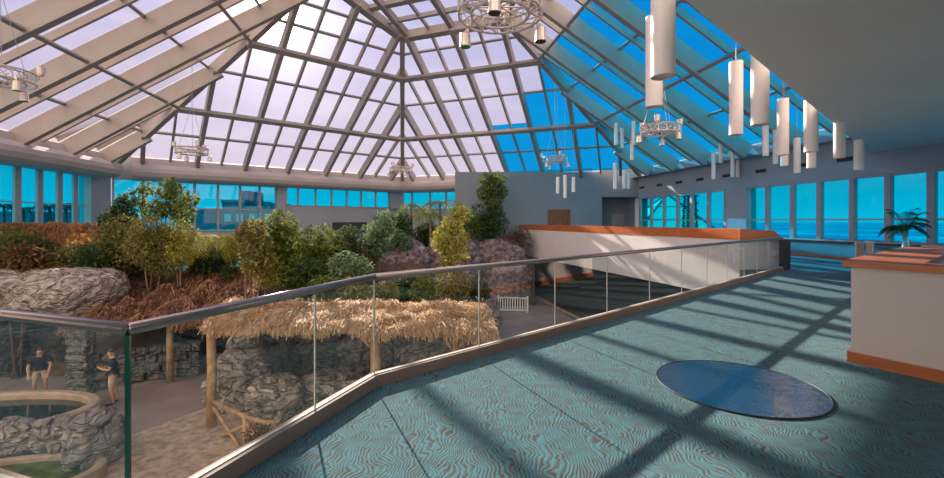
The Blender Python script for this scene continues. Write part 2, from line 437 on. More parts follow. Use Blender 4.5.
# hips
for k in range(6):
    base = hv(k); base.z = ZB; apex = Vector((C0.x, C0.y, ZB+HH)); t = 1.
    g0 = capz(base)-base.z; g1 = capz(apex)-apex.z; t = g0/(g0-g1)
    mb = MB(); n = ((base-apex).cross((base-apex).cross(Vector((0, 0, 1))))).normalized(); n = n if n.z > 0 else -n
    mb.beam(base, base+(apex-base)*t, .3, .62, n, .02)
    o = struct(mb.build('trim_%d' % (k+1), 'steel')); o['label'] = 'hip beam of the pyramid roof'
# flat cap
root = struct(empty('ceiling', (C0.x, C0.y, _pB.z))); root['label'] = 'shallow upper roof lantern'
def hf(face):
    p = fpt(face, .5, 0); a, b = FACES[face]; m = (C0-(hv(a)+hv(b))/2)
    def g(x, y):
        s = (Vector((x, y, 0))-Vector((p.x, p.y, 0))).dot(m)/m.length_squared
        return ZB+HH*s-capz(Vector((x, y, 0)))
    return g
gfs = [hf(f) for f in FACES]
eB = (hv(1)-hv(0)).normalized()
poly = [(C0.x+a*30, C0.y+b*30) for a, b in ((-1, -1), (1, -1), (1, 1), (-1, 1))]
for g in gfs: poly = clip(poly, g)
mb = MB(); mb.face([(x-C0.x, y-C0.y, capz(Vector((x, y, 0)))-_pB.z) for x, y in poly]); mb.build('glazing', 'g_clear', root)
upn = Vector((-PT*_mB.x, -PT*_mB.y, 1)).normalized()
def capseg(a, b, w, d, off, nm):
    sg = clipseg(a, b, gfs)
    if not sg: return
    pts = [(x-C0.x, y-C0.y, capz(Vector((x, y, 0)))-_pB.z) for x, y in sg]
    m_ = MB(); m_.beam(pts[0], pts[1], w, d, upn, off); m_.build(nm, 'steel', root)
for i in range(0, 12):
    c = _pB+_mB*(i*1.3); capseg((c.x-eB.x*20, c.y-eB.y*20), (c.x+eB.x*20, c.y+eB.y*20), .16 if i % 2 else .3, .25, .03, 'purlin')
for i in range(-9, 10):
    c = fpt('back_right', .5+i/14, 0); dd = _mB*40
    capseg((c.x, c.y), (c.x+dd.x, c.y+dd.y), .26 if i % 2 == 0 else .12, .4 if i % 2 == 0 else .2, .03, 'rafter' if i % 2 == 0 else 'glazing_bar')
for i in range(len(poly)):
    a, b = poly[i], poly[(i+1) % len(poly)]
    pa = Vector((a[0]-C0.x, a[1]-C0.y, capz(Vector((a[0], a[1], 0)))-_pB.z)); pb = Vector((b[0]-C0.x, b[1]-C0.y, capz(Vector((b[0], b[1], 0)))-_pB.z))
    mb = MB(); mb.beam(pa, pb, .42, .5, upn, .02); mb.build('ring_beam', 'steel', root)

def roofz(x, y):
    p = Vector((x, y, 0)); z = capz(p)
    for f in FACES:
        a, b = FACES[f]; mid = (hv(a)+hv(b))/2; m = C0-mid
        z = min(z, ZB+HH*(p-mid).dot(m)/m.length_squared)
    return z

# ------------------------------------------------------------------ walls and windows of the hexagon
def face_line(face, off):   # outward offset
    a, b = FACES[face]; p0, p1 = hv(a), hv(b); m = ((p0+p1)/2-C0).normalized(); e_ = (p1-p0).normalized()
    k = off/math.tan(R_(60))
    return p0+m*off-e_*k*.0, p1+m*off, m, e_
def on_face(px, face, off):
    p0, p1, m, e_ = face_line(face, off); d = Vector(((px-CX)/F, 1, 0)); s = p0.dot(m)/d.dot(m); return d*s
def wall_seg(name, a, b, z0, z1, th, m, outn, label=None):
    mb = MB(); a = Vector(a); b = Vector(b); o_ = outn*th
    mb.hexa([(a.x, a.y, z0), (b.x, b.y, z0), (b.x+o_.x, b.y+o_.y, z0), (a.x+o_.x, a.y+o_.y, z0)],
            [(a.x, a.y, z1), (b.x, b.y, z1), (b.x+o_.x, b.y+o_.y, z1), (a.x+o_.x, a.y+o_.y, z1)])
    o = struct(mb.build(name, m))
    if label: o['label'] = label
    return o
wn = [0]
def window_bank(face, off, pts, z0, z1, mw, md, transom, label, edge=True, proud=0.0):
    """pts: list of points along the face; a mullion at each, a pane between"""
    wn[0] += 1
    p0, p1, m, e_ = face_line(face, off); ang = math.atan2(e_.y, e_.x)
    c = pts[0]; root = struct(empty('window_%d' % wn[0], (c.x, c.y, z0))); root['label'] = label
    og = Vector((c.x, c.y, z0))
    def put(mb, nm, mt):
        mb.v = [(v[0]-og.x, v[1]-og.y, v[2]-og.z) for v in mb.v]; mb.build(nm, mt, root)
    for p in pts:
        mb = MB(); q = p-m*proud; mb.box((q.x, q.y, (z0+z1)/2), (mw, md, z1-z0), ang); put(mb, 'mullion', 'mull')
    for a, b in zip(pts[:-1], pts[1:]):
        mb = MB(); a2, b2 = a+m*.05, b+m*.05
        mb.face([(a2.x, a2.y, z0), (b2.x, b2.y, z0), (b2.x, b2.y, z1), (a2.x, a2.y, z1)]); put(mb, 'pane', 'g_cyan')
        mb = MB(); c_ = (a+b)/2; l_ = (b-a).length
        if transom:
            mb.box((c_.x, c_.y, transom), (l_, .08, .07), ang); put(mb, 'transom', 'mull')
    mb = MB(); c_ = (pts[0]+pts[-1])/2; l_ = (pts[-1]-pts[0]).length
    mb.box((c_.x, c_.y, z1-.04), (l_, .14, .08), ang); mb.box((c_.x, c_.y, z0+.04), (l_, .14, .08), ang); put(mb, 'frame', 'mull')
    return root

OFF = .58
# right side (C)
cpx1 = [640.5, 651.6, 664.5, 678, 692, 709, 726]
cpx2 = [747.5, 768, 793, 820, 853, 889, 932]
ptsC1 = [on_face(p, 'right', OFF) for p in cpx1]; ptsC2 = [on_face(p, 'right', OFF) for p in cpx2]
stepC = ptsC2[-1]-ptsC2[-2]; ptsC2 += [ptsC2[-1]+stepC*k for k in (1, 2, 3, 4)]
_, _, mC, eC = face_line('right', OFF)
window_bank('right', OFF, ptsC1, .75, 3.36, .2, .16, 1.66, 'blue seaward windows, far bank')
window_bank('right', OFF, ptsC2, .75, 3.36, .22, .16, 1.66, 'blue seaward windows, near bank')
cA, cB = on_face(635, 'right', OFF), ptsC2[-1]+stepC*2
wall_seg('wall_right', cA, cB, 3.36, 5.75, .3, 'wallg', mC)
wall_seg('wall_right', cA, cB, -.3, .75, .3, 'tealwall', mC)
wall_seg('wall_right', on_face(727.5, 'right', OFF-.25), on_face(746, 'right', OFF-.25), .75, 3.36, .6, 'wallg', mC, 'grey column between the seaward window banks')
wall_seg('trim_7', cA-mC*.06, cB-mC*.06, .70, .84, .2, 'sill', mC, 'wooden window sill')
wall_seg('baseboard_right', cA-mC*.04, cB-mC*.04, 0, .12, .05, 'wood', mC, 'wooden baseboard under seaward windows')
# eave ledge
wall_seg('trim_8', cA-mC*.55, cB-mC*.55, ZB-.55, ZB+.1, .6, 'wallg', mC, 'eave beam above the vents')
for i, (vx, vy) in enumerate(((642, 186), (659.6, 183.6), (679, 181), (700, 178), (727, 175), (761, 171.3), (802, 165.5), (845, 160.5))):
    p = on_face(vx, 'right', OFF); z = 4.13
    r = empty('air_vent', (p.x-mC.x*.02, p.y-mC.y*.02, z), math.atan2(eC.y, eC.x),
              'black slot air vent over the seaward windows, %s' % ('farthest from the counter', 'second from the far end', 'third from the far end', 'fourth from the far end', 'fourth from the near end', 'third from the near end', 'second from the near end', 'largest and nearest to the flat ceiling')[i], 'vent', 'vents above seaward windows')
    mb = MB(); mb.box((0, 0, 0), (.62, .04, .16)); mb.build('frame', 'dark', r)
    mb = MB()
    for k in range(3): mb.box((0, .0, -.05+.05*k), (.56, .06, .012))
    mb.build('louvre', 'black', r)

# left side (D)
_, _, mD, eD = face_line('left', OFF)
dpx = [-8, 14.5, 37, 57, 73, 88]
ptsD = [on_face(p, 'left', OFF) for p in dpx]
st = ptsD[0]-ptsD[1]; ptsD = [ptsD[0]+st*k for k in (6, 5, 4, 3, 2, 1)]+ptsD
window_bank('left', OFF, ptsD, .9, 4.3, .34, .12, 2.5, 'blue harbour windows on the left side', proud=.1)
dl, dr = ptsD[0]+st*2, hv(5, RR+.7)
wall_seg('wall_left', dl, dr, GZ, .9, .3, 'wallg', mD)
wall_seg('wall_left', dl, dr, 4.3, 5.7, .3, 'wallg', mD)
wall_seg('wall_left', on_face(91, 'left', OFF-.3), on_face(111, 'left', OFF-.3), .9, 4.4, .6, 'wallg', mD, 'grey corner column beside harbour windows')
# back left (A)
_, _, mA, eA = face_line('back_left', OFF)
a1 = [on_face(p, 'back_left', OFF) for p in (113, 143, 170, 194.6, 218, 240, 259.7, 276)]
a2 = [on_face(p, 'back_left', OFF) for p in (286, 298, 315.5, 331.5, 346.6, 361, 375.6, 389)]
window_bank('back_left', OFF, a1, .9, 4.25, .14, .14, 2.45, 'blue harbour windows behind the trees')
window_bank('back_left', OFF, a2, 2.75, 4.25, .14, .14, None, 'strip of clerestory windows over grey wall')
aL, aM, aR = hv(5, RR+.67), on_face(281, 'back_left', OFF), hv(0, RR+.67)
wall_seg('wall_back', aL, aM, GZ, .9, .3, 'wallg', mA)
wall_seg('wall_back', aM, aR, GZ, 2.75, .3, 'wallg', mA)
wall_seg('wall_back', aL, aR, 4.25, 5.7, .3, 'wallg', mA)
wall_seg('wall_back', on_face(277, 'back_left', OFF-.3), on_face(285, 'back_left', OFF-.3), .9, 4.3, .6, 'wallg', mA, 'grey column between harbour windows')
wall_seg('wall_back', on_face(391, 'back_left', OFF-.3), on_face(402.5, 'back_left', OFF-.3), 2.7, 4.3, .6, 'wallg', mA, 'grey column at the far corner')
# dark service opening in the back wall
p = on_face(350, 'back_left', OFF-.03)
mb = MB(); mb.box((0, 0, 0), (3.0, .12, .9)); o = mb.build('door_3', 'dark'); o.location = (p.x, p.y, 1.05); o.rotation_euler.z = math.atan2(eA.y, eA.x); struct(o)
# back right (B)
_, _, mBn, eBn = face_line('back_right', OFF)
b1 = [on_face(p, 'back_right', OFF) for p in (403, 412, 430, 446, 462)]
window_bank('back_right', OFF, b1, 2.6, 4.25, .14, .14, None, 'clerestory windows at the far corner')
bL, bR = hv(0, RR+.67), on_face(592, 'back_right', OFF)
wall_seg('wall_back', bL, bR, GZ, 2.6, .3, 'wallg', mBn)
wall_seg('wall_back', bL, bR, 4.25, 5.7, .3, 'wallg', mBn)
wall_seg('wall_back', on_face(464, 'back_right', OFF), bR, 2.6, 4.25, .3, 'wallg', mBn)

# rounded bulkhead under the eaves
prof = [(-.55, 5.62), (.0, 5.62), (.38, 5.5), (.46, 5.3), (.5, 5.12), (.78, 5.02), (.98, 4.82), (1.02, 4.58), (.92, 4.34), (.7, 4.2), (.4, 4.14), (-.55, 4.14)]
def bulk(face, t0, t1, label):
    a, b = FACES[face]; p0, p1 = hv(a), hv(b); inn = (C0-(p0+p1)/2).normalized(); mb = MB()
    A = p0+(p1-p0)*t0; B = p0+(p1-p0)*t1; n = len(prof); i0 = 0
    for q in (A, B):
        for x, z in prof: mb.v.append(tuple(q+inn*x+Vector((0, 0, z))))
    for k in range(n):
        j = (k+1) % n; mb.f.append([k, j, n+j, n+k])
    mb.f.append(list(range(n))[::-1]); mb.f.append(list(range(n, 2*n)))
    o = struct(mb.build('trim_9', 'bulk')); o['label'] = label
bulk('back_left', .015, .955, 'rounded bulkhead along the back left eave')
bulk('left', .035, 1.0, 'rounded bulkhead along the left eave')
bulk('back_right', .012, .40, 'rounded bulkhead along the back right eave')

# concrete wall on the deck at the far end, with recess and door
D0 = 33.0
def wx(px, d=D0): return (px-CX)/F*d
def zz(py, d=D0): return EYE-(py-HY)*d/F
zt = zz(172)
yb = Vector((0, 1, 0))
wall_seg('wall_far', (wx(455), D0, 0), (wx(602), D0, 0), -1.2, zt, .35, 'wallf', yb)
wall_seg('wall_far', (wx(602), D0, 0), (wx(644), D0, 0), zz(197), zz(168.5), .35, 'wallf', yb)
wall_seg('wall_far', (wx(602)-.5, D0+.35, 0), (wx(644)+1.5, D0+.35, 0), zz(197), zz(197)+.25, 2.5, 'wallf', yb, 'soffit of the far recess')
wall_seg('wall_far', (wx(602)-.4, D0+.35, 0), (wx(602)-.05, D0+.35, 0), -.2, zz(197), 2.2, 'wallf', yb)
wall_seg('wall_far', cA-eC*2.6, cA, -.2, 5.4, .3, 'wallf', mC)
wall_seg('wall_far', (wx(602), D0+2.2, 0), (wx(602)+4.4, D0+2.2, 0), -.2, zz(197)+.2, .3, 'wallf', yb)
# deck doors
mb = MB(); mb.box((0, 0, 0), (wx(570)-wx(548), .1, zz(209.5)))
o = struct(mb.build('door_1', 'doorwood')); o.location = ((wx(548)+wx(570))/2, D0-.04, zz(209.5)/2); o['label'] = 'brown wooden double door in grey wall'
mb2 = MB()
for s in (-1, 1): mb2.tube([(s*.08, -.09, -.15), (s*.08, -.09, .15)], .015, 6)
mb2.build('handle', 'chrome', o)
dxx = wx(621, D0+2.1)
mb = MB(); mb.box((0, 0, 0), (1.5, .08, 2.2)); o = struct(mb.build('door_2', 'mull')); o.location = (dxx, D0+2.16, 1.1); o['label'] = 'grey double door in far recess'
mb2 = MB()
for s in (-1, 1): mb2.box((s*.25, -.06, .1), (.3, .05, .06))
mb2.build('push_bar', 'dark', o)

# ------------------------------------------------------------------ deck floor
G0 = Vector((-12, 5.68, 0)); G1 = Vector((-1.72, 2.15, 0)); G2 = Vector((-.95, 4.17, 0)); G3 = Vector((10.05, 13.95, 0))
K1 = Vector((8.76, 14.05, 0)); K2 = Vector((10.3, 14.35, 0)); W1 = Vector((3.7, 33.0, 0))
mb = MB()
cFar = on_face(637, 'right', OFF); cNear = ptsC2[-1]+stepC*2
floor_poly = [G0, G1, G2, G3, K1, W1, Vector((3.7, 36, 0)), Vector((13.5, 36, 0)), cFar+mC*.2, cNear+mC*.2, Vector((22, -12, 0)), Vector((-12, -12, 0))]
bmf = bmesh.new()
tv = [bmf.verts.new((p.x, p.y, 0)) for p in floor_poly]; bv = [bmf.verts.new((p.x, p.y, -.4)) for p in floor_poly]
bmf.faces.new(tv[::-1]); bmf.faces.new(bv)
for i in range(len(tv)):
    j = (i+1) % len(tv); bmf.faces.new([tv[i], tv[j], bv[j], bv[i]])
bmesh.ops.recalc_face_normals(bmf, faces=bmf.faces)
bmesh.ops.triangulate(bmf, faces=[f for f in bmf.faces if len(f.verts) > 4])
me = bpy.data.meshes.new('floor'); bmf.to_mesh(me); me.materials.append(M['carpet'])
o = struct(bpy.data.objects.new('floor', me)); COL.objects.link(o); o['label'] = 'teal wave-patterned carpet of the upper deck'

# flat ceiling slab over the right of the deck
e0, e1 = Vector((2.55, 5.14, 0)), Vector((16.35, 17.55, 0)); ed = (e1-e0).normalized()
mb = MB(); pb = e0-ed*17
mb.prism([(e1.x, e1.y), (pb.x, pb.y), (24, -12), (26, 8), (22, 14.8)], 4.24, 4.6)
o = struct(mb.build('ceiling', 'ceil')); o['label'] = 'flat grey ceiling over the bar'
def wall_back_(): pass
mb = MB(); mb.box((5, -9, 2.1), (34, .3, 4.3)); struct(mb.build('wall_front', 'white'))

# lower ground
mb = MB()
gp = [hv(k, RR+1.0) for k in range(6)]
mb.prism([(p.x, p.y) for p in gp], GZ-.3, GZ)
o = struct(mb.build('floor', 'path')); o['label'] = 'pink concrete path of the lower rainforest hall'
# dark lower floor beneath the deck edge
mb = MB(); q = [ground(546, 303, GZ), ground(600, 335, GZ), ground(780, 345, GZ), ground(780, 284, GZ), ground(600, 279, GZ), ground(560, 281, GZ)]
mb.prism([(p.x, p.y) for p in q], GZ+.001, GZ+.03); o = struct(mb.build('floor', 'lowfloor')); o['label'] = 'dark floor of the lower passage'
# sandy gravel near, sunlight put into its pale colour and outline
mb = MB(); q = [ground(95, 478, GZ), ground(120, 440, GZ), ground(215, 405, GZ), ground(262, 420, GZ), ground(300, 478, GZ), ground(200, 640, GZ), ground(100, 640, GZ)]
mb.prism([(p.x, p.y) for p in q], GZ+.001, GZ+.02); o = struct(mb.build('floor', 'gravel_lit')); o['label'] = 'sandy gravel patch coloured as sunlit on the lower path'

# ------------------------------------------------------------------ half wall with wooden cap
d1 = (W1-K1); d1n = d1.normalized(); side = Vector((d1n.y, -d1n.x, 0))
def quadwall(mb, a, b, z0, z1, sd, th):
    o_ = sd*th
    mb.hexa([(a.x, a.y, z0), (b.x, b.y, z0), (b.x+o_.x, b.y+o_.y, z0), (a.x+o_.x, a.y+o_.y, z0)],
            [(a.x, a.y, z1), (b.x, b.y, z1), (b.x+o_.x, b.y+o_.y, z1), (a.x+o_.x, a.y+o_.y, z1)])
hw = empty('half_wall', tuple(K1), 0, 'long white half wall with orange-brown wooden cap along far edge of deck', 'wall')
def sub(mb, org): mb.v = [(v[0]-org.x, v[1]-org.y, v[2]-org.z) for v in mb.v]; return mb
mb = MB(); quadwall(mb, K1-side*.03, W1-side*.03, -.95, 1.02, side, .33)
mb.prism([(K1.x, K1.y), (K2.x, K2.y), (K2.x, K2.y+.3), (K1.x+.25, K1.y+.3)], -.4, 1.02)
sub(mb, K1).build('wall_body', 'white', hw)
mb = MB(); quadwall(mb, K1-side*.05, W1-side*.05, .98, 1.34, side, .4); sub(mb, K1).build('wood_cap', 'wood', hw)
mb = MB(); a = K1+Vector((-.05, -.05, 0)); b = K2+Vector((.1, -.05, 0))
# sloping end of the return cap
mb.hexa([(a.x, a.y, .98), (b.x, b.y, .98), (b.x, b.y+.4, .98), (a.x, a.y+.4, .98)],
        [(a.x, a.y, 1.345), (b.x-.35, b.y, 1.28), (b.x-.35, b.y+.4, 1.28), (a.x, a.y+.4, 1.345)])
sub(mb, K1).build('return_cap', 'wood', hw)
mb = MB(); mb.box((K2.x-.02, K2.y-.22, .49), (.26, .16, .98)); sub(mb, K1).build('end_post', 'dark', hw)
# dark wall under the deck
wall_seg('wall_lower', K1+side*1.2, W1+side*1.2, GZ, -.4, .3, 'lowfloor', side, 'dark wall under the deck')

# ------------------------------------------------------------------ glass railing
rl = empty('glass_railing', tuple(G1), 0, 'frameless glass railing with metal handrail and base along edge of deck', 'railing')
RH = 1.06
gorg = Vector(G1)
def unitperp(a, b): d = (b-a).normalized(); return Vector((-d.y, d.x, 0))
segs = [(G0, G1, [0, .25, .5, .75, 1.0]), (G1, G2, [0, 1.0]), (G2, G3, None)]
# joints measured on the long run
jpx = [373.5, 479, 555, 607, 649.5, 681.5, 707, 727, 744, 757, 768]
ts = []
dd = G3-G2
for px in jpx:
    k = (px-CX)/F; t = (k*G2.y-G2.x)/(dd.x-k*dd.y); ts.append(max(0, t))
segs[2] = (G2, G3, ts+[.985])
for a, b, tl in segs:
    d = b-a; pn = unitperp(a, b); ln = d.length
    if (a-G1).length < .01: tl = [0, .62, 1.0]
    for i in range(len(tl)-1):
        t0, t1 = tl[i], tl[i+1]; p, q = a+d*t0+d.normalized()*.012, a+d*t1-d.normalized()*.012
        mb = MB(); mb.face([(p.x, p.y, .02), (q.x, q.y, .02), (q.x, q.y, RH-.03), (p.x, p.y, RH-.03)]); sub(mb, gorg).build('glass_panel', 'g_rail', rl)
    for t in tl[1:-1] if (a-G1).length > .01 else tl[1:2]:
        mb = MB(); p = a+d*t; mb.box((p.x, p.y, RH/2), (.012, .012, RH-.08), math.atan2(d.y, d.x)); sub(mb, gorg).build('panel_joint', 'joint', rl)
    mb = MB(); mb.tube([a+Vector((0, 0, RH)), b+Vector((0, 0, RH))], .032, 12); sub(mb, gorg).build('handrail', 'rail', rl, smooth=True)
    mb = MB(); quadwall(mb, a-pn*.05, b-pn*.05, .0, .115, pn, .1); sub(mb, gorg).build('base_shoe', 'bronze', rl)
    mb = MB(); quadwall(mb, a-pn*.012, b-pn*.012, .115, .122, pn, .024); sub(mb, gorg).build('glazing_gasket', 'joint', rl)
for p in (G1,):
    mb = MB(); mb.box((p.x, p.y, RH/2), (.02, .026, RH-.06), .4); sub(mb, gorg).build('green_glass_edge', 'g_edge', rl)
mb = MB(); mb.box((G2.x, G2.y, RH/2), (.014, .014, RH-.06), .4); sub(mb, gorg).build('panel_joint', 'joint', rl)

# ------------------------------------------------------------------ round glass inlay in the floor
pc = ground(737, 385.5, 0)
ri = empty('floor_inlay', (pc.x, pc.y, 0), 0, 'round dark mirror-glass disc set flush into teal carpet', 'glass disc')
mb = MB(); n = 64; mb.hexa([(0.715*math.cos(2*math.pi*k/n), 0.715*math.sin(2*math.pi*k/n), .002) for k in range(n)], [(0.715*math.cos(2*math.pi*k/n), 0.715*math.sin(2*math.pi*k/n), .012) for k in range(n)])
mb.build('glass_disc', 'disc', ri)
mb = MB(); mb.ring((0, 0, .008), .72, .008, 64, 6); mb.build('rim', 'dark', ri)

# ------------------------------------------------------------------ bar counter
A0 = ground(851, 362, 0); fd = Vector((.5, -.86, 0)).normalized(); bd = Vector((3.7, 2.9, 0)).normalized()
ct = empty('bar_counter', tuple(A0), 0, 'cream painted bar counter with wooden top and wooden base', 'counter')
def cpt(a, b): v = fd*a+bd*b; return (v.x, v.y)
mb = MB(); mb.prism([cpt(0, 0), cpt(2.1, 0), cpt(2.1, .12), cpt(.5, .12), cpt(.5, 4.4), cpt(0, 4.4)], 0, 1.08); mb.build('body', 'counterw', ct)
mb = MB(); mb.prism([cpt(-.07, -.06), cpt(2.2, -.06), cpt(2.2, .34), cpt(.56, .34), cpt(.56, 4.45), cpt(-.07, 4.45)], 1.08, 1.15); mb.build('counter_top', 'wood', ct)
mb = MB(); mb.prism([cpt(-.03, -.03), cpt(2.13, -.03), cpt(2.13, .09), cpt(.3, .09), cpt(.3, 4.42), cpt(-.03, 4.42)], .0, .12); mb.build('base_board', 'wood', ct)
# second counter to the right of the view (seen mirrored in the railing)

# ------------------------------------------------------------------ pendant lamps
def cyl_pendant(px, ybot, ytop, d, rad, label):
    b = at(px, ybot, d); t = at(px, ytop, d); h = t.z-b.z; rz = roofz(b.x, b.y)-.01
    # under flat ceiling?
    r = empty('pendant_lamp', (b.x, b.y, b.z), 0, label, 'lamp', 'white cylinder pendant lamps')
    mb = MB(); n = 24; i = 0
    for z, q in ((0, rad), (h, rad), (h, rad*.9), (.03, rad*.9)):
        for k in range(n): mb.v.append((q*math.cos(2*math.pi*k/n), q*math.sin(2*math.pi*k/n), z))
    for rr in range(3):
        for k in range(n): mb.f.append([rr*n+k, rr*n+(k+1) % n, (rr+1)*n+(k+1) % n, (rr+1)*n+k])
    mb.build('lamp_shade', 'lamp', r, smooth=False)
    mb = MB(); mb.v = [(rad*.89*math.cos(2*math.pi*k/n), rad*.89*math.sin(2*math.pi*k/n), .035) for k in range(n)]; mb.f = [list(range(n))[::-1]]
    mb.build('diffuser', 'lamp', r)
    mb = MB(); mb.box((0, 0, h-.01), (rad*1.8, .02, .02)); mb.tube([(0, 0, h), (0, 0, max(h+.3, rz-b.z))], .008, 5); mb.build('cable', 'mull', r)
PEN = [
 (663, 77, -60, 5.6, .15, 'largest white cylinder pendant lamp, cut off by top edge of photo'),
 (654, 107, 17, 8.0, .15, 'white cylinder pendant lamp directly below the largest one'),
 (736, 135, 62, 10.4, .15, 'tall white cylinder pendant lamp hanging free just left of flat ceiling edge'),
 (760, 125, 30, 8.6, .16, 'wide white cylinder pendant lamp, top hidden by ceiling edge, left of middle cluster'),
 (783, 155, 99, 12.5, .145, 'white cylinder pendant lamp at centre of the cluster below the ceiling edge'),
 (765.5, 156, 125, 17, .115, 'slim white cylinder pendant lamp below the wide one'),
 (775.5, 164, 130, 17.5, .1, 'slim white cylinder pendant lamp partly behind left side of cluster centre lamp'),
 (784.5, 166, 135, 15, .12, 'slim white cylinder pendant lamp peeking out under cluster centre lamp'),
 (797, 173, 138, 15.5, .11, 'slim white cylinder pendant lamp between cluster centre lamp and wide slanted-top one'),
 (811, 152, 100, 10.5, .145, 'wide white cylinder pendant lamp in right half of cluster, top cut by ceiling edge'),
 (811.5, 168, 135, 13, .12, 'slim white cylinder pendant lamp directly below the right-hand wide one'),
 (839.5, 158, 122, 11.5, .13, 'white cylinder pendant lamp second from the right, against grey wall'),
 (859, 170, 140, 12.8, .125, 'rightmost white cylinder pendant lamp beside ceiling corner'),
 (713.5, 179, 153, 22, .1, 'small pendant lamp, lowest of pair left of window column'),
 (720.5, 163, 137, 22, .1, 'small pendant lamp, upper of pair left of window column'),
 (732.5, 177, 151, 22, .1, 'small pendant lamp over the window column, left of touching pair'),
 (738, 177, 151, 23, .09, 'small pendant lamp over the window column, right of touching pair'),
 (616, 145, 123, 24, .1, 'small distant pendant lamp, leftmost of upper group beside rope-decked chandelier'),
 (622, 148, 128, 24.5, .1, 'small distant pendant lamp, second from left of upper group near right chandelier'),
 (633.5, 145, 121, 23, .1, 'small distant pendant lamp, uppermost one left of right chandelier'),
 (632, 160, 141, 24, .1, 'small distant pendant lamp just below the uppermost one near right chandelier'),
 (557.6, 193.5, 177, 26, .1, 'tiny pendant lamp against grey wall, leftmost of three over brown door'),
 (565, 198, 175, 26, .1, 'tiny pendant lamp against grey wall, middle and lowest of three over brown door'),
 (573.4, 192, 177, 26, .1, 'tiny pendant lamp against grey wall, rightmost of three over brown door'),
 (615, 189, 163, 26, .11, 'small distant pendant lamp, left one above the far recess'),
 (624, 188.7, 170, 26, .1, 'small distant pendant lamp, middle one above the far recess'),
 (628.5, 188.7, 171.6, 26.5, .1, 'small distant pendant lamp, right one above the far recess')]
for a in PEN: cyl_pendant(*a)

# ------------------------------------------------------------------ truss chandeliers
def chandelier():
    r = empty('truss_chandelier', (0, 0, 0))
    mb = MB(); n = 16; Rr = .72
    for z in (-.14, .14): mb.ring((0, 0, z), Rr, .022, 32, 6); mb.ring((0, 0, z), Rr-.22, .022, 28, 6)
    for k in range(n):
        a0, a1 = 2*math.pi*k/n, 2*math.pi*(k+1)/n; c0, s0, c1, s1 = math.cos(a0), math.sin(a0), math.cos(a1), math.sin(a1)
        mb.tube([(Rr*c0, Rr*s0, -.14), (Rr*c1, Rr*s1, .14)], .012, 4); mb.tube([((Rr-.22)*c0, (Rr-.22)*s0, .14), ((Rr-.22)*c1, (Rr-.22)*s1, -.14)], .012, 4)
        mb.tube([(Rr*c0, Rr*s0, .14), ((Rr-.22)*c1, (Rr-.22)*s1, .14)], .012, 4); mb.tube([(Rr*c0, Rr*s0, -.14), ((Rr-.22)*c1, (Rr-.22)*s1, -.14)], .012, 4)
        mb.tube([(Rr*c0, Rr*s0, -.14), (Rr*c0, Rr*s0, .14)], .012, 4)
    mb.build('ring_truss', 'chrome', r)
    mb = MB()
    for k in range(4):
        a = math.pi*k/4; mb.tube([(-(Rr-.2)*math.cos(a), -(Rr-.2)*math.sin(a), 0), ((Rr-.2)*math.cos(a), (Rr-.2)*math.sin(a), 0)], .014, 5)
    mb.build('cross_brace', 'chrome', r)
    for k in range(6):
        a = 2*math.pi*k/6+.35; cx, cy = (Rr+.02)*math.cos(a), (Rr+.02)*math.sin(a); up = k % 2
        z0 = .16 if up else -.2; dz = .26 if up else -.28
        mb = MB(); mb.tube([(cx, cy, z0), (cx+.05*math.cos(a), cy+.05*math.sin(a), z0+dz*.15), (cx+.05*math.cos(a), cy+.05*math.sin(a), z0+dz)], [.05, .09, .105], 12)
        mb.box((cx, cy, (z0)*.8), (.05, .05, .16))
        s = mb.build('spotlight', 'chrome', r, smooth=False)
        mb = MB(); mb.tube([(cx+.05*math.cos(a), cy+.05*math.sin(a), z0+dz*1.001), (cx+.05*math.cos(a), cy+.05*math.sin(a), z0+dz*1.04)], .09, 12); mb.build('lens', 'green_lens' if k in (2, 5) else 'dark', s)
    mb = MB()
    for k in range(3):
        a = 2*math.pi*k/3; mb.tube([((Rr-.1)*math.cos(a), (Rr-.1)*math.sin(a), .14), (0, 0, 1.0)], .008, 4)
    mb.tube([(0, 0, 1.0), (0, 0, 3.0)], .01, 5); mb.build('cable', 'mull', r)
    return r
CH = [(500, 7, 7.4, 1.0, 'largest truss ring chandelier, cut off by top edge of photo'), (660, 130, 16.5, 1.0, 'truss ring chandelier hanging in front of the blue roof panes'),
      (555, 160, 26, 1.0, 'small distant truss chandelier above the brown door'), (192, 151, 22, 1.0, 'truss chandelier hanging over the left trees'),
      (400.5, 170, 29, 1.0, 'most distant truss chandelier, at the far roof corner'), (0, 76, 11.8, 1.0, 'truss chandelier half cut off by left edge of photo')]
ch0 = None
for i, (px, py, d, s, lb) in enumerate(CH):
    o = chandelier() if i == 0 else copy_tree(ch0)
    if i == 0: ch0 = o
    p = at(px, py, d); o.location = p; o.rotation_euler = (0, 0, .7*i); tag(o, lb, 'chandelier', 'truss ring chandeliers')

# extend cables (each its own mesh so that they reach the roof)
for o in [x for x in COL.objects if x.name.startswith('truss_chandelier')]:
    top = roofz(o.location.x, o.location.y)-.01-o.location.z
    for c in o.children:
        if c.name.startswith('cable'):
            mb = MB()
            for k in range(3):
                a = 2*math.pi*k/3; mb.tube([(.62*math.cos(a), .62*math.sin(a), .14), (.05*math.cos(a), .05*math.sin(a), min(2.2, top*.6))], .008, 4)
            mb.tube([(0, 0, min(2.2, top*.6)-.02), (0, 0, max(top, 1.2))], .014, 5)
            me = bpy.data.meshes.new('cable'); me.from_pydata(mb.v, [], mb.f); me.materials.append(M['mull']); c.data = me

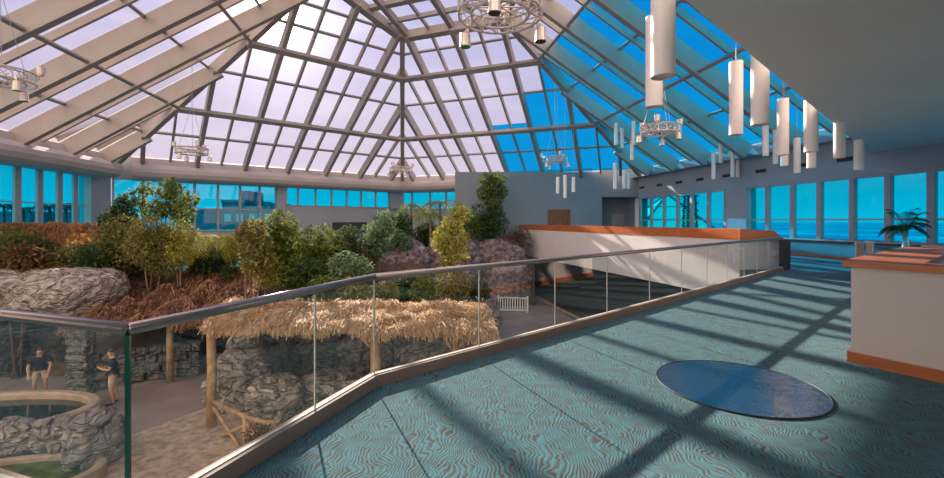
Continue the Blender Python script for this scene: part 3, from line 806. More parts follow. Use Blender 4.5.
#__PART2__
# ------------------------------------------------------------------ outside: sea, shore, harbour
mb = MB(); mb.face([(-2500, -600, -9), (2500, -600, -9), (2500, 3000, -9), (-2500, 3000, -9)]); o = struct(mb.build('floor', 'sea')); o['label'] = 'sea outside the windows'
mb = MB(); mb.prism([(-400, 30), (-30, 45), (-25, 130), (-100, 260), (-400, 300)], -8.99, -8.6); o = struct(mb.build('floor', 'outb')); o['label'] = 'harbour shore outside'
def building(px0, px1, ytop, d, label, step=0):
    a, b = at(px0, ytop, d), at(px1, ytop, d); wd = b.x-a.x; h = a.z+8.6
    r = empty('harbour_building', ((a.x+b.x)/2, d, -8.6), 0, label, 'building', 'buildings across the harbour')
    mb = MB(); mb.box((0, 5, h/2), (wd, 10, h)); mb.box((0, 5, h+.3), (wd*1.04, 10.4, .6))
    if step: mb.box((wd*.15, 5, h+step/2), (wd*.4, 6, step))
    mb.build('walls', 'outb', r)
    mb = MB(); n = max(2, int(wd/3))
    for i in range(n):
        for j in range(int(h/3)):
            mb.box((-wd/2+wd*(i+.5)/n, -.05, 1.8+j*3), (wd/n*.55, .12, 1.4))
    mb.build('windows', 'mull', r)
building(-60, 30, 214, 95, 'low dark building outside the leftmost harbour windows')
building(34, 92, 217, 100, 'low dark building outside the left windows near the corner column')
building(176, 222, 212, 85, 'dark harbour building behind the small-leaved tree')
building(222, 246, 203, 80, 'tall dark stepped building seen through back windows', 2.4)
building(246, 277, 209, 80, 'dark harbour building right of the stepped one', 1.2)
def far_palm(px, ytop, d, label):
    p = at(px, ytop, d); h = p.z+8.6; r = empty('palm_tree', (p.x, p.y, -8.6), 0, label, 'palm tree', 'palms along the shore')
    mb = MB(); mb.tube([(0, 0, 0), (.2, 0, h*.5), (0, 0, h)], [.3, .22, .18], 6); mb.build('trunk', 'outp', r)
    mb = MB()
    for k in range(13):
        a = k*2.4; ln = 2.2+.5*math.sin(k*3); pts = [Vector((math.cos(a)*ln*t, math.sin(a)*ln*t, h+1.0*math.sin(t*2.4)-1.3*t*t)) for t in (0, .3, .6, 1)]
        for i in range(3):
            w0, w1 = (.1, .35, .3, .03)[i], (.1, .35, .3, .03)[i+1]; s = Vector((-math.sin(a), math.cos(a), 0))
            mb.face([pts[i]-s*w0-Vector((0, 0, w0)), pts[i], pts[i+1], pts[i+1]-s*w1-Vector((0, 0, w1))]); mb.face([pts[i], pts[i]+s*w0-Vector((0, 0, w0)), pts[i+1]+s*w1-Vector((0, 0, w1)), pts[i+1]])
    mb.build('fronds', 'outp', r)
far_palm(4, 207, 70, 'palm outside the leftmost pane of harbour windows')
far_palm(24, 210, 75, 'palm outside the second pane of harbour windows')
far_palm(50, 208, 66, 'palm outside the third pane of harbour windows')
far_palm(66, 208, 70, 'palm outside the fourth pane of harbour windows')
far_palm(80, 207, 64, 'palm outside the pane beside the corner column')
# glass pyramid outside on the right with its maintenance tower
p = at(692, 191, 110)
r = empty('glass_pyramid', (p.x, p.y+14, -9), 0, 'pale glass pyramid outside the far seaward windows', 'building')
h = p.z+9; mb = MB(); s = h*1.05
base = [(-s, -s*.6), (s, -s*.6), (s, s*.6+8), (-s, s*.6+8)]
for i in range(4): mb.face([(*base[i], 0), (*base[(i+1) % 4], 0), (0, 0, h)])
mb.build('glass_faces', 'pyr', r)
mb = MB()
for b_ in base: mb.tube([(*b_, 0), (0, 0, h)], .35, 5)
for t in (.2, .4, .6, .8):
    for i in range(4):
        a_, b2 = base[i], base[(i+1) % 4]; mb.tube([(a_[0]*(1-t), a_[1]*(1-t), h*t), (b2[0]*(1-t), b2[1]*(1-t), h*t)], .15, 4)
mb.build('frame_lines', 'outb', r)
p = at(690, 196, 95)
r = empty('maintenance_tower', (p.x, p.y, -9), 0, 'dark lattice tower in front of the pale pyramid outside', 'tower')
h = p.z+9; mb = MB()
for sx in (-1, 1):
    for sy in (-1, 1): mb.tube([(sx*1.3, sy*1.3, 0), (sx*.8, sy*.8, h)], .22, 5)
for k in range(10):
    z0, z1 = h*k/10, h*(k+1)/10
    for sy in (-1, 1): mb.tube([(-1.2, sy, z0), (1.2, sy, z1)], .12, 4); mb.tube([(1.2, sy, z0), (-1.2, sy, z1)], .12, 4)
    mb.box((0, 0, z1), (2.6, 2.4, .25))
mb.build('lattice', 'outp', r)

# ------------------------------------------------------------------ planted terrain
def sm(t): t = max(0, min(1, t)); return t*t*(3-2*t)
def T(x, y):
    # planted slope rises behind the huts; the path to the right stays low until the rock wall
    hl = 3.5*sm((y-(17.5 if x < -9 else 18.6))/7.0)
    if x < -11: hl = max(hl, 3.4*sm((y-15.6)/1.4)*sm((-11-x)/2.5))
    hr = 3.9*sm((y-28.6)/1.6)
    k = sm((x+3.2)/2.4)
    h = (hl*(1-k)+hr*k)*sm((4.6-x)/1.0)
    return GZ-.25+h*1.08+.25*noise.noise(Vector((x*.5, y*.5, 0)))*min(1, h)
mb = MB(); nx, ny = 70, 60; X0, X1, Y0, Y1 = -24, 5.0, 14.2, 36
i0 = 0
for j in range(ny+1):
    for i in range(nx+1):
        x = X0+(X1-X0)*i/nx; y = Y0+(Y1-Y0)*j/ny; mb.v.append((x, y, T(x, y)))
for j in range(ny):
    for i in range(nx):
        a = j*(nx+1)+i; mb.f.append([a, a+1, a+nx+2, a+nx+1])
o = struct(mb.build('floor', 'soil', smooth=True)); o['label'] = 'planted soil slope of the rainforest'

# ------------------------------------------------------------------ rocks
def rock(name, c, size, m, seed, label, rz=0, sub_=5, amp=.22, groove=.05, parent=None, flat=.0):
    bm = bmesh.new(); bmesh.ops.create_icosphere(bm, subdivisions=sub_, radius=1)
    so_ = Vector((seed*3.7, seed*1.3, seed*7.1)); S = Vector(size)
    for v in bm.verts:
        p = v.co.copy()
        q = Vector((math.copysign(abs(p.x)**.75, p.x), math.copysign(abs(p.y)**.75, p.y), math.copysign(abs(p.z)**.7, p.z)))
        n1 = noise.noise(q*1.3+so_); n2 = noise.noise(q*3.1+so_*2); 
        g = abs(noise.noise(Vector((q.x*S.x*1.7, q.y*S.y*1.7, q.z*S.z*2.6))+so_)) 
        g = max(0, 1-g*7)
        d = 1+amp*n1+amp*.45*n2
        q = Vector((q.x*S.x, q.y*S.y, q.z*S.z))*d
        q -= p*g*groove*2.0
        v.co = q
    me = bpy.data.meshes.new(name); bm.to_mesh(me); bm.free(); me.materials.append(M[m])
    me.polygons.foreach_set('use_smooth', [True]*len(me.polygons))
    ob = bpy.data.objects.new(name, me); COL.objects.link(ob); ob.location = c; ob.rotation_euler.z = rz
    if label: tag(ob, label, 'rock', None)
    return ob
def rock_px(px0, px1, ytop, ybot, d, depth, m, seed, label, rz=0, amp=.2, sub_=5, sink=.3, groove=.06):
    a, b = at(px0, ytop, d), at(px1, ybot, d); zb = b.z-sink
    return rock('boulder', ((a.x+b.x)/2, d+depth*.3, (a.z+zb)/2), ((b.x-a.x)/2, depth, (a.z-zb)/2), m, seed, label, rz, sub_, amp, groove)
rock_px(-45, 44, 268, 322, 15.2, 1.4, 'rock', 1, 'large carved grey rock ledge at the left edge of photo', amp=.12, sink=0)
rock_px(22, 104, 270, 318, 15.0, 1.4, 'rock', 2, 'rounded carved grey rock ledge left of the brown thatch', amp=.12, sink=0)
rock_px(-60, 45, 318, 392, 16.2, 1.0, 'rock_shade', 3, 'cave rock coloured dark for shade, behind the bending person')
rock_px(30, 100, 316, 388, 16.6, 1.0, 'rock_shade', 4, 'cave rock coloured dark for shade, behind the standing person')
rock_px(68, 108, 412, 470, 9.9, .6, 'rock', 5, 'pale rugged boulder at the right end of the pond', amp=.16)
rock_px(-20, 38, 421, 444, 10.3, .32, 'rock', 6, 'long low rock between the two ponds, left edge of photo', amp=.14)
rock_px(30, 74, 419, 442, 10.1, .3, 'rock', 7, 'low rock between the ponds, touching the pale boulder', amp=.14)
rock_px(218, 272, 336, 428, 13.2, .9, 'rock', 8, 'tall carved grey rock behind the front hut post', amp=.14)
rock_px(204, 236, 366, 412, 13.6, .6, 'rock', 18, 'grey rock at the foot of the tall carved rock, left side', amp=.2)
rock_px(232, 300, 330, 376, 15.4, 1.2, 'rock', 9, 'carved rock wall under the straw roof, left part')
rock_px(285, 350, 330, 372, 15.8, 1.2, 'rock', 10, 'carved rock wall under the straw roof, middle part')
rock_px(335, 400, 331, 376, 15.6, 1.2, 'rock', 11, 'carved rock wall under the straw roof, behind the thick post')
rock_px(390, 470, 330, 378, 15.4, 1.1, 'rock', 12, 'carved rock wall under the straw roof, right part')
rock_px(245, 300, 376, 418, 12.0, .6, 'rock', 13, 'low dark rock below the path, behind the log fence')
rock_px(290, 372, 376, 410, 12.6, .6, 'rock', 14, 'low rock with plants just beyond the glass base')
rock_px(462, 492, 322, 350, 15.6, .8, 'rock', 15, 'mossy grey rock at the right end of the straw roof')
rock_px(440, 500, 292, 330, 21, 1.0, 'rockp', 16, 'grey rock left of the white picket fence')
rock_px(368, 430, 242, 292, 25.5, 1.6, 'rockp', 20, 'purple-grey rock wall, left part below grey-green tree')
rock_px(420, 480, 240, 292, 27.5, 1.6, 'rockp', 21, 'purple-grey rock wall behind the yellow tree')
rock_px(470, 531, 241, 303, 29.6, 1.2, 'rockp', 22, 'purple-grey rock wall, right end beside white half wall')
rock_px(190, 222, 258, 275, 19.5, .8, 'rockp', 23, 'small purple rocks behind the brown thatch')
rock_px(105, 128, 262, 280, 18.5, .6, 'rockp', 24, 'small rock at left end of brown thatch')

# stone terrace wall (coursed stones)
sw = empty('stone_terrace_wall', tuple(ground(150, 382, GZ)), 0, 'low curved wall of stacked grey stones beside the path', 'wall')
so_ = Vector(sw.location); pts = [ground(x, y, GZ) for x, y in ((84, 392), (110, 387), (140, 381), (175, 376), (205, 374))]
random.seed(3); mb = MB()
for c in range(4):
    z = .18+c*.3
    for i in range(len(pts)-1):
        a, b = pts[i], pts[i+1]; n = 3; off = .5*(c % 2)
        for k in range(n):
            t = (k+off*.6+random.uniform(-.1, .1))/n; p = a.lerp(b, t); ln = (b-a).length/n*random.uniform(.85, .98)
            ang = math.atan2(b.y-a.y, b.x-a.x)
            bmx = MB(); bmx.box((0, 0, 0), (ln, .35+random.uniform(-.05, .08), .27))
            for v in bmx.v:
                q = Vector(v); q += Vector([random.uniform(-.035, .035) for _ in range(3)])
                mb.v.append((p.x+q.x*math.cos(ang)-q.y*math.sin(ang)-so_.x, p.y+q.x*math.sin(ang)+q.y*math.cos(ang)-so_.y, z+q.z))
            i1 = len(mb.v)-8; mb.f += [[w_+i1 for w_ in f] for f in bmx.f]
mb.build('stones', 'stone', sw)
# stacked stone pillar in the shade
pp = ground(82, 393, GZ)
pl = empty('stone_pillar', tuple(pp), 0, 'dark pillar of stacked round logs of stone between the two people', 'pillar')
mb = MB()
for k in range(8):
    mb.tube([(-.35+.05*(k % 2), -.1, .15+k*.26), (.35-.04*(k % 3), -.1, .15+k*.26)], .15, 8)
mb.build('stacked_stones', 'stone', pl)

# ------------------------------------------------------------------ ponds
def pond(name, c, rx, ry, rz, h, w_, m, label):
    r = empty(name, (c.x, c.y, GZ), rz, label, 'pond'); mb = MB(); n = 48; i0 = 0
    prof_ = [(0, 0), (0, h*.9), (.06, h), (w_-.06, h), (w_, h*.9), (w_, h*.35)]
    for k in range(n):
        a = 2*math.pi*k/n
        for o_, z in prof_:
            wob = 1+.02*math.sin(3*a)
            mb.v.append(((rx-o_)*math.cos(a)*wob, (ry-o_)*math.sin(a)*wob, z))
    m_ = len(prof_)
    for k in range(n):
        for j in range(m_-1):
            a = k*m_+j; b = ((k+1) % n)*m_+j; mb.f.append([a, b, b+1, a+1])
    mb.build('rim', 'rim', r, smooth=False)
    mb = MB(); mb.v = [((rx-w_*.8)*math.cos(2*math.pi*k/n), (ry-w_*.8)*math.sin(2*math.pi*k/n), h*.62) for k in range(n)]; mb.f = [list(range(n))]
    mb.build('water', m, r); return r
pond('round_pond', Vector((-13.6, 11.75, 0)), 2.95, 1.55, .12, .5, .3, 'water', 'rimmed pond of dark green water in front of the bending person')
pond('algae_pond', Vector((-10.3, 8.9, 0)), 2.2, 1.05, .3, .3, .2, 'algae', 'shallow pond with bright green algae at lower left corner')

# ------------------------------------------------------------------ straw-roofed hut
def strands(mb, fn, n, ln, wd, jit=.25, lift=.05, rnd=random):
    """fn(u,v)->(point, down, normal)"""
    for _ in range(n):
        p, dn, nm = fn(rnd.random(), rnd.random())
        d = (dn+Vector([rnd.uniform(-jit, jit) for _ in range(3)])).normalized()
        q = p+nm*rnd.uniform(0, lift); s = d.cross(nm).normalized()*wd*rnd.uniform(.5, 1.2); l_ = ln*rnd.uniform(.6, 1.3)
        e_ = q+d*l_+nm*rnd.uniform(-.04, .06)
        mb.face([q-s, q+s, e_+s*.5, e_-s*.5])
def roof_patch(name, eaveA, eaveB, ridgeA, ridgeB, m, parent, org, n, ln=.5, wd=.018, th=.18, bumps=.12, seed=1):
    rnd = random.Random(seed); mb = MB(); NU, NV = 40, 14
    nm = (eaveB-eaveA).cross(ridgeA-eaveA).normalized(); nm = nm if nm.z > 0 else -nm
    def P(u, v, k=1):
        e_, r_ = eaveA.lerp(eaveB, u), ridgeA.lerp(ridgeB, u); p = e_.lerp(r_, v)
        return p+nm*(bumps*noise.noise(Vector((u*9+seed, v*4, seed)))+.5*bumps*noise.noise(Vector((u*25, v*12, seed))))
    for k in (0, 1):
        for j in range(NV+1):
            for i in range(NU+1):
                p = P(i/NU, j/NV)-nm*(th*k)-org; mb.v.append(tuple(p))
    W = NU+1; H_ = W*(NV+1)
    for j in range(NV):
        for i in range(NU):
            a = j*W+i; mb.f.append([a, a+1, a+W+1, a+W]); mb.f.append([H_+a+W, H_+a+W+1, H_+a+1, H_+a])
    for i in range(NU): mb.f.append([i, H_+i, H_+i+1, i+1]); a = NV*W+i; mb.f.append([a+1, H_+a+1, H_+a, a])
    for j in range(NV): a = j*W; mb.f.append([a+W, H_+a+W, H_+a, a]); a = j*W+NU; mb.f.append([a, H_+a, H_+a+W, a+W])
    def fn(u, v):
        v = v**1.0; p = P(u, v); dn = (eaveA.lerp(eaveB, u)-ridgeA.lerp(ridgeB, u)).normalized(); return p-org, dn, nm
    strands(mb, fn, n, ln, wd, .3, .09, rnd)
    def fe(u, v): p = P(u, 0)-nm*.1*v; dn = (eaveA-ridgeA).normalized()+Vector((0, 0, -.9)); return p-org, dn.normalized(), nm
    strands(mb, fe, n//5, ln*.55, wd, .35, .03, rnd)
    return mb.build(name, m, parent)
hp = ground(210, 436, GZ); ht = empty('straw_hut', tuple(hp), 0, 'open shelter with sunlit straw roof on peeled log posts beyond the glass', 'hut')
E0, E1 = at(203, 324, 11.6), at(497, 330, 10.6); r0, r1 = at(222, 303, 13.9), at(486, 303.5, 13.4)
b0_, b1_ = at(225, 312, 16.2), at(478, 312, 15.6)
roof_patch('straw_roof_front', E0, E1, r0, r1, 'straw', ht, hp, 9000, .42, .012, .16, .22, 1)
roof_patch('straw_roof_back', b0_, b1_, r0, r1, 'straw', ht, hp, 1500, .5, .016, .16, .16, 2)
def log(pts, r, par, org, nm='post', m='log', n=10):
    mb = MB(); mb.tube([Vector(p)-org for p in pts], r, n); return mb.build(nm, m, par, smooth=True)
def post(px, d, r, ztop, nm='post'):
    x = (px-CX)/F*d; return log([(x, d, GZ-.05), (x+.03, d, (GZ+ztop)/2), (x, d, ztop)], [r*1.1, r, r*.95], ht, hp, nm)
post(211, 11.9, .12, -1.2); post(375, 11.3, .14, -1.15); post(455, 11.1, .1, -1.15); post(308, 15.3, .1, -1.25); post(462, 15.2, .1, -1.25)
log([E0+Vector((.2, .35, -.2)), E1+Vector((-.3, .35, -.2))], .08, ht, hp, 'eave_beam')
log([b0_+Vector((.2, -.3, -.2)), b1_+Vector((-.3, -.3, -.2))], .08, ht, hp, 'eave_beam')
for x0, y0, d0, x1, y1, d1_ in ((375, 352, 11.3, 362, 337, 11.2), (455, 352, 11.1, 444, 338, 11), (455, 352, 11.1, 467, 338, 11)):
    log([at(x0, y0, d0), at(x1, y1, d1_)], .05, ht, hp, 'brace')
# straw bundles hanging at the posts
# log fence beside the hut
fp = ground(250, 440, GZ); fn_ = empty('log_fence', tuple(fp), 0, 'crossed peeled log fence joined to the front hut post', 'fence')
A_, B_, C_ = at(214, 402, 11.6), at(246, 417, 10.7), at(272, 425, 10.0)
log([A_, B_, C_], .055, fn_, fp, 'top_rail')
log([A_+Vector((0, 0, -1.0)), B_+Vector((0, 0, -.2))], .05, fn_, fp, 'cross_rail'); log([A_+Vector((0, 0, -.15)), B_+Vector((0, 0, -1.0))], .05, fn_, fp, 'cross_rail')
log([B_+Vector((0, 0, -.1)), C_+Vector((0, 0, -.9))], .05, fn_, fp, 'cross_rail')
for q in (B_, C_): log([(q.x, q.y, GZ-.05), (q.x, q.y, q.z+.1)], .08, fn_, fp, 'post')

# brown palm-thatch roof behind
bp_ = ground(165, 372, GZ); bh = empty('palm_thatch_hut', tuple(bp_), 0, 'low hut roofed with rough brown palm thatch left of the straw roof', 'hut')
e0_, e1_ = at(62, 322, 14.2), at(252, 312, 14.8); r0_, r1_ = at(92, 277, 18.5), at(258, 266, 19.5)
roof_patch('palm_thatch', e0_, e1_, r0_, r1_, 'strawd', bh, bp_, 11000, .6, .02, .2, .45, 5)
roof_patch('palm_thatch_back', at(100, 280, 20.5), at(262, 270, 21.2), r0_, r1_, 'strawd', bh, bp_, 300, .8, .04, .2, .2, 6)
for px in (92, 170, 236):
    x = (px-CX)/F*15.2; log([(x, 15.2, GZ-.05), (x, 15.2, -1.75)], .11, bh, bp_, 'post')
# dead branch tangle on the thatch
# reed hut at left
rp = at(48, 262, 18.2); rz0 = T(rp.x, rp.y); rp.z = rz0
rh = empty('reed_hut', tuple(rp), 0, 'rust-brown reed roof with sunlight coloured in as a golden patch, above the left shrubs', 'hut')
roof_patch('reed_roof', at(-12, 247, 16.9), at(104, 244, 17.6), at(-12, 223, 17.7), at(97, 223, 18.7), 'reed', rh, rp, 3500, .6, .02, .12, .12, 8)
roof_patch('sunlit_reed_patch', at(60, 244, 17.45), at(91, 242, 17.5), at(64, 235, 17.9), at(88, 234, 17.9), 'reedlit', rh, rp, 700, .35, .02, .06, .05, 9)  # patch of sun laid on the roof as brighter reeds
for px in (2, 96):
    x = (px-CX)/F*18.2; log([(x, 18.2, T(x, 18.2)-.3), (x, 18.2, zz(234, 18.2))], .08, rh, rp, 'post')

# ------------------------------------------------------------------ plants
def crown(mb, c, rad, n, ln, wd, rnd, droop=.2, shell=.55):
    for _ in range(n):
        v = Vector((rnd.gauss(0, 1), rnd.gauss(0, 1), rnd.gauss(0, 1))).normalized()
        q = rnd.uniform(shell, 1)**.6 if rnd.random() < .8 else rnd.random()
        p = Vector((c[0]+v.x*rad[0]*q, c[1]+v.y*rad[1]*q, c[2]+v.z*rad[2]*q))
        d = (v*.6+Vector((rnd.uniform(-1, 1), rnd.uniform(-1, 1), rnd.uniform(-.8, .5)-droop))).normalized()
        up = Vector((rnd.uniform(-.6, .6), rnd.uniform(-.6, .6), 1)).normalized()
        mb.leaf(p, d, up, ln*rnd.uniform(.6, 1.3), wd*rnd.uniform(.7, 1.2))
pseed = [10]
def plant(name, px, ytop, ybot, d, wpx, m, label, n=1200, ln=.16, wd=.08, stems=3, blobs=7, cat='shrub', clear=.15, trunk=.05, lumps=None, group=None):
    n = int(n*1.5); wd *= 1.2; ln *= 1.1; wpx *= 1.15
    pseed[0] += 1; rnd = random.Random(pseed[0])
    t = at(px, ytop, d); b = at(px, ybot, d); R = wpx*d/F/2; x, y = t.x, d; gz = max(GZ, T(x, y)) if (X0 < x < X1 and Y0 < y < Y1) else GZ
    base = min(gz, b.z); h = t.z-b.z; r = empty(name, (x, y, gz-.05), 0, label, cat, group)
    mb = MB(); cs = []
    if lumps: cs = [(Vector(((lx-px)*d/F, rnd.uniform(-.3, .3)*R, at(px, ly, d).z-gz)), lr*d/F) for lx, ly, lr in lumps]
    else:
        for k in range(blobs):
            zc = b.z-gz+h*(clear+(1-clear)*(.18+.64*(k+.5)/blobs)); fr = math.sin(math.pi*(.22+.62*(k+.5)/blobs))
            a = rnd.uniform(0, 6.28); q = R*.5*fr*rnd.uniform(.3, 1.1); cs.append((Vector((q*math.cos(a), q*math.sin(a), zc)), min(R*.62, h*.42)*rnd.uniform(.75, 1.1)))
    tot = sum(c[1]**2 for c in cs)
    for c, q in cs: crown(mb, c, (q, q, q*.85), int(n*q*q/tot), ln, wd, rnd)
    mb.build('foliage', m, r)
    mb = MB(); lowz = min(c[0].z for c in cs)
    for k in range(stems):
        c = cs[(k*2) % len(cs)][0]; a = rnd.uniform(0, 6.28); o_ = Vector((.12*math.cos(a), .12*math.sin(a), 0))*(stems > 1)
        mid = (o_+c)/2+Vector((rnd.uniform(-.1, .1), rnd.uniform(-.1, .1), 0)); mb.tube([o_, mid, c], [trunk, trunk*.75, trunk*.35], 7)
    for c, q in cs:
        mb.tube([Vector((c.x*.3, c.y*.3, max(0.1, c.z-q*1.2))), c], [trunk*.45, trunk*.2], 5)
    mb.build('trunk', 'trunk', r, smooth=True)
    return r
def palm(name, px, ycrown, ybot, d, wpx, m, label, fr=14, stem=.05, cat='palm', up=.9, lw=.03, nl=16):
    pseed[0] += 1; rnd = random.Random(pseed[0]); c = at(px, ycrown, d); x, y = c.x, d
    gz = max(GZ, T(x, y)) if (X0 < x < X1 and Y0 < y < Y1) else GZ
    h = max(.15, c.z-gz); R = wpx*d/F/2; r = empty(name, (x, y, gz-.05), 0, label, cat)
    mb = MB(); mb.tube([(0, 0, 0), (.05, 0, h*.5), (0, 0, h)], [stem*1.3, stem, stem*.9], 8); mb.build('trunk', 'trunk', r, smooth=True)
    mb = MB()
    for k in range(fr):
        a = k*2.399+rnd.uniform(-.2, .2); tilt = rnd.uniform(.5, 1.15); L_ = R*1.25*rnd.uniform(.85, 1.1); prev = None
        dirh = Vector((math.cos(a), math.sin(a), 0)); sdv = Vector((-math.sin(a), math.cos(a), 0)); pts = []
        for i in range(7):
            t = i/6; pts.append(Vector((0, 0, h))+dirh*L_*t*(.75+.25*tilt)+Vector((0, 0, L_*(up*tilt*.75*t-1.15*t*t))))
        mb.tube(pts, [.012]*6+[.005], 4)
        for i in range(nl):
            t = .12+.86*i/nl; s_ = t*6; j = min(5, int(s_)); p = pts[j].lerp(pts[j+1], s_-j); fd_ = (pts[j+1]-pts[j]).normalized(); ll = L_*.34*math.sin(math.pi*(.15+.8*t))
            for sg in (-1, 1):
                dd_ = (sdv*sg+fd_*.7+Vector((0, 0, -.35))).normalized(); mb.leaf(p, dd_, Vector((0, 0, 1)), ll, lw)
    mb.build('fronds', m, r); return r

# back row, left to right
plant('schefflera_tree', 165, 178, 226, 19.5, 70, 'l_mid', 'tall airy small-leaved tree against harbour windows', 1500, .2, .09, 3, cat='tree', lumps=[(136, 196, 9), (146, 186, 7), (160, 188, 9), (172, 183, 7), (178, 192, 9), (165, 203, 12), (188, 202, 7), (194, 197, 5), (152, 208, 11), (178, 211, 11)])
plant('dark_shrub_tree', 121, 190, 232, 18.6, 30, 'l_dark', 'dark pointed shrub at left of the airy tree', 1600, .15, .08, 1, cat='tree', lumps=[(122, 197, 4), (119, 205, 8), (124, 212, 10), (116, 219, 12), (128, 224, 12)])
plant('olive_bush', 116, 215, 284, 17.0, 50, 'l_olive', 'sunlit olive-green bush right of the reed roof', 2600, .15, .06)
plant('olive_bush', 152, 212, 288, 16.9, 44, 'l_olive', 'tall olive bush with feathery leaves, left of the purple rocks', 2600, .18, .05)
plant('olive_bush', 178, 216, 280, 17.2, 32, 'l_yel', 'pale yellow-green bush end beside the window gap', 1500, .16, .05)
plant('dark_bush', 94, 244, 284, 16.4, 40, 'l_dark', 'dark bush under the sunlit olive bush', 1300, .15, .07)
plant('left_bush', 6, 234, 282, 16.6, 54, 'l_mid', 'green bush at far left edge above the carved ledge', 2200, .14, .07)
plant('left_bush', 38, 236, 282, 16.8, 50, 'l_dark', 'dark green bush with bare stems, second from left edge', 2000, .13, .06)
plant('left_bush', 70, 243, 284, 16.5, 40, 'l_olive', 'olive bush just in front of the reeds coloured as sunlit', 1500, .13, .06)
palm('cycad', 214, 238, 262, 18.8, 70, 'l_yel', 'arching yellow-green palm fronds in the gap below back windows', 20, .08, 'palm', 1.0, .04, 20)
plant('fern_bush', 205, 250, 272, 18.2, 34, 'l_dark', 'dark fern clump beneath the arching fronds', 1000, .2, .06)
plant('leaning_shrub', 250, 212, 300, 15.6, 44, 'l_olive', 'leaning shrub with three bare stems right of the brown thatch', 2400, .16, .07, 4, lumps=[(244, 232, 11), (256, 226, 11), (262, 240, 12), (250, 248, 13), (264, 256, 11), (256, 264, 10)], trunk=.06)
plant('yellow_green_tree', 281, 205, 300, 17.5, 46, 'l_mid', 'bushy bright green tree left of the grey clerestory wall', 3000, .17, .08, 3, cat='tree')
plant('green_flower_shrub', 268, 252, 292, 16.6, 26, 'l_yel', 'yellow-leaved shrub low in front of the leaning shrub', 1000, .13, .06)
plant('broad_tree', 318, 222, 292, 19.5, 52, 'l_mid', 'rounded green tree in front of the grey back wall', 2800, .17, .08, 3, cat='tree')
plant('dark_tree', 346, 224, 262, 21.5, 34, 'l_dark', 'small dark tree below the dark slot in back wall', 1500, .17, .07, 2, cat='tree')
plant('bright_shrub', 346, 256, 290, 17.5, 44, 'l_grey', 'pale green leafy shrub just behind the handrail', 1700, .17, .08)
plant('dark_bush', 305, 262, 298, 17.0, 50, 'l_dark', 'dark undergrowth bush behind the rising handrail', 1700, .15, .07)
plant('dark_bush', 232, 262, 290, 18.2, 26, 'l_dark', 'dark undergrowth between thatch and leaning shrub', 800, .15, .07)
plant('grey_tree', 381, 206, 272, 22.5, 34, 'l_grey', 'grey-green slender tree left of the palms', 2200, .18, .07, 2, cat='tree')
plant('dark_tree', 400, 212, 246, 27, 30, 'l_dark', 'dark tree behind the far palm trunks', 1500, .22, .08, 2, cat='tree')
palm('small_palm', 411, 204, 240, 27.5, 34, 'l_mid', 'thin palm before the far corner windows', 12, .07)
palm('small_palm', 430, 213, 242, 27, 26, 'l_mid', 'short palm left of the yellow tree', 12, .07)
plant('rock_top_shrub', 398, 232, 250, 25.0, 44, 'l_grey', 'grey-green shrub spilling over left part of purple rock wall', 1400, .17, .07)
plant('rock_top_shrub', 430, 222, 246, 28.6, 40, 'l_dark', 'dark shrub on the rock wall between palm and yellow tree', 1600, .18, .08)
palm('feather_palm', 440, 203, 240, 29.4, 44, 'l_olive', 'feathery olive palm behind the yellow tree top', 18, .08)
plant('yellow_tree', 452, 200, 300, 19.5, 30, 'l_yel', 'bright yellow-leaved slender tree rising over the handrail', 1700, .17, .09, 1, cat='tree', trunk=.08,
      lumps=[(459, 208, 7), (464, 215, 6), (452, 222, 10), (443, 232, 9), (458, 236, 10), (447, 245, 10), (461, 250, 9), (450, 257, 9), (447, 266, 7), (438, 240, 7)])
plant('round_top_tree', 493, 172, 240, 30.6, 26, 'l_mid', 'tree with compact round crown against the grey wall', 2000, .2, .09, 2, cat='tree', trunk=.09,
      lumps=[(486, 178, 7), (498, 177, 8), (492, 187, 11), (484, 192, 7), (501, 190, 7), (494, 199, 9), (496, 210, 7)])
plant('dense_shrub', 490, 206, 243, 30.2, 46, 'l_dark', 'dense dark shrub under the round-crowned tree', 2600, .2, .07)
plant('dense_shrub', 472, 210, 244, 29.5, 26, 'l_mid', 'green shrub between yellow tree and round-crowned tree', 1200, .2, .07)
plant('brown_shrub', 519, 227, 249, 30.0, 32, 'l_brown', 'dry brown shrub at right end of the rock wall', 1300, .2, .04)
for i, (px, yt, yb_, d, w_, m, lb) in enumerate(((325, 277, 304, 15.9, 40, 'l_mid', 'low green shrub behind the glass, left of the corner joint'), (352, 280, 303, 16.2, 34, 'l_yel', 'low yellowish shrub just left of the glass corner joint'),
        (388, 282, 304, 16.5, 44, 'l_olive', 'low olive shrub just right of the glass corner joint'), (420, 278, 304, 17, 40, 'l_mid', 'low green shrub behind the straw roof ridge'),
        (455, 274, 300, 18.0, 42, 'l_olive', 'olive shrub at the foot of the yellow tree'), (478, 280, 304, 18.5, 26, 'l_dark', 'dark shrub beside the grey rock near picket fence'))):
    plant('low_shrub', px, yt, yb_, d, w_, m, lb, 1100, .15, .07)
plant('low_shrub', 404, 274, 300, 20.5, 50, 'l_dark', 'dark shrub on the bank below the purple rock wall, under the handrail', 1500, .16, .07)
plant('fence_plant', 330, 398, 420, 11.0, 40, 'l_dark', 'dark plant in the planter behind the sunlit base shoe', 500, .12, .04)
plant('fence_plant', 262, 425, 452, 9.6, 30, 'l_brown', 'dry plant beneath the log fence', 500, .12, .04)
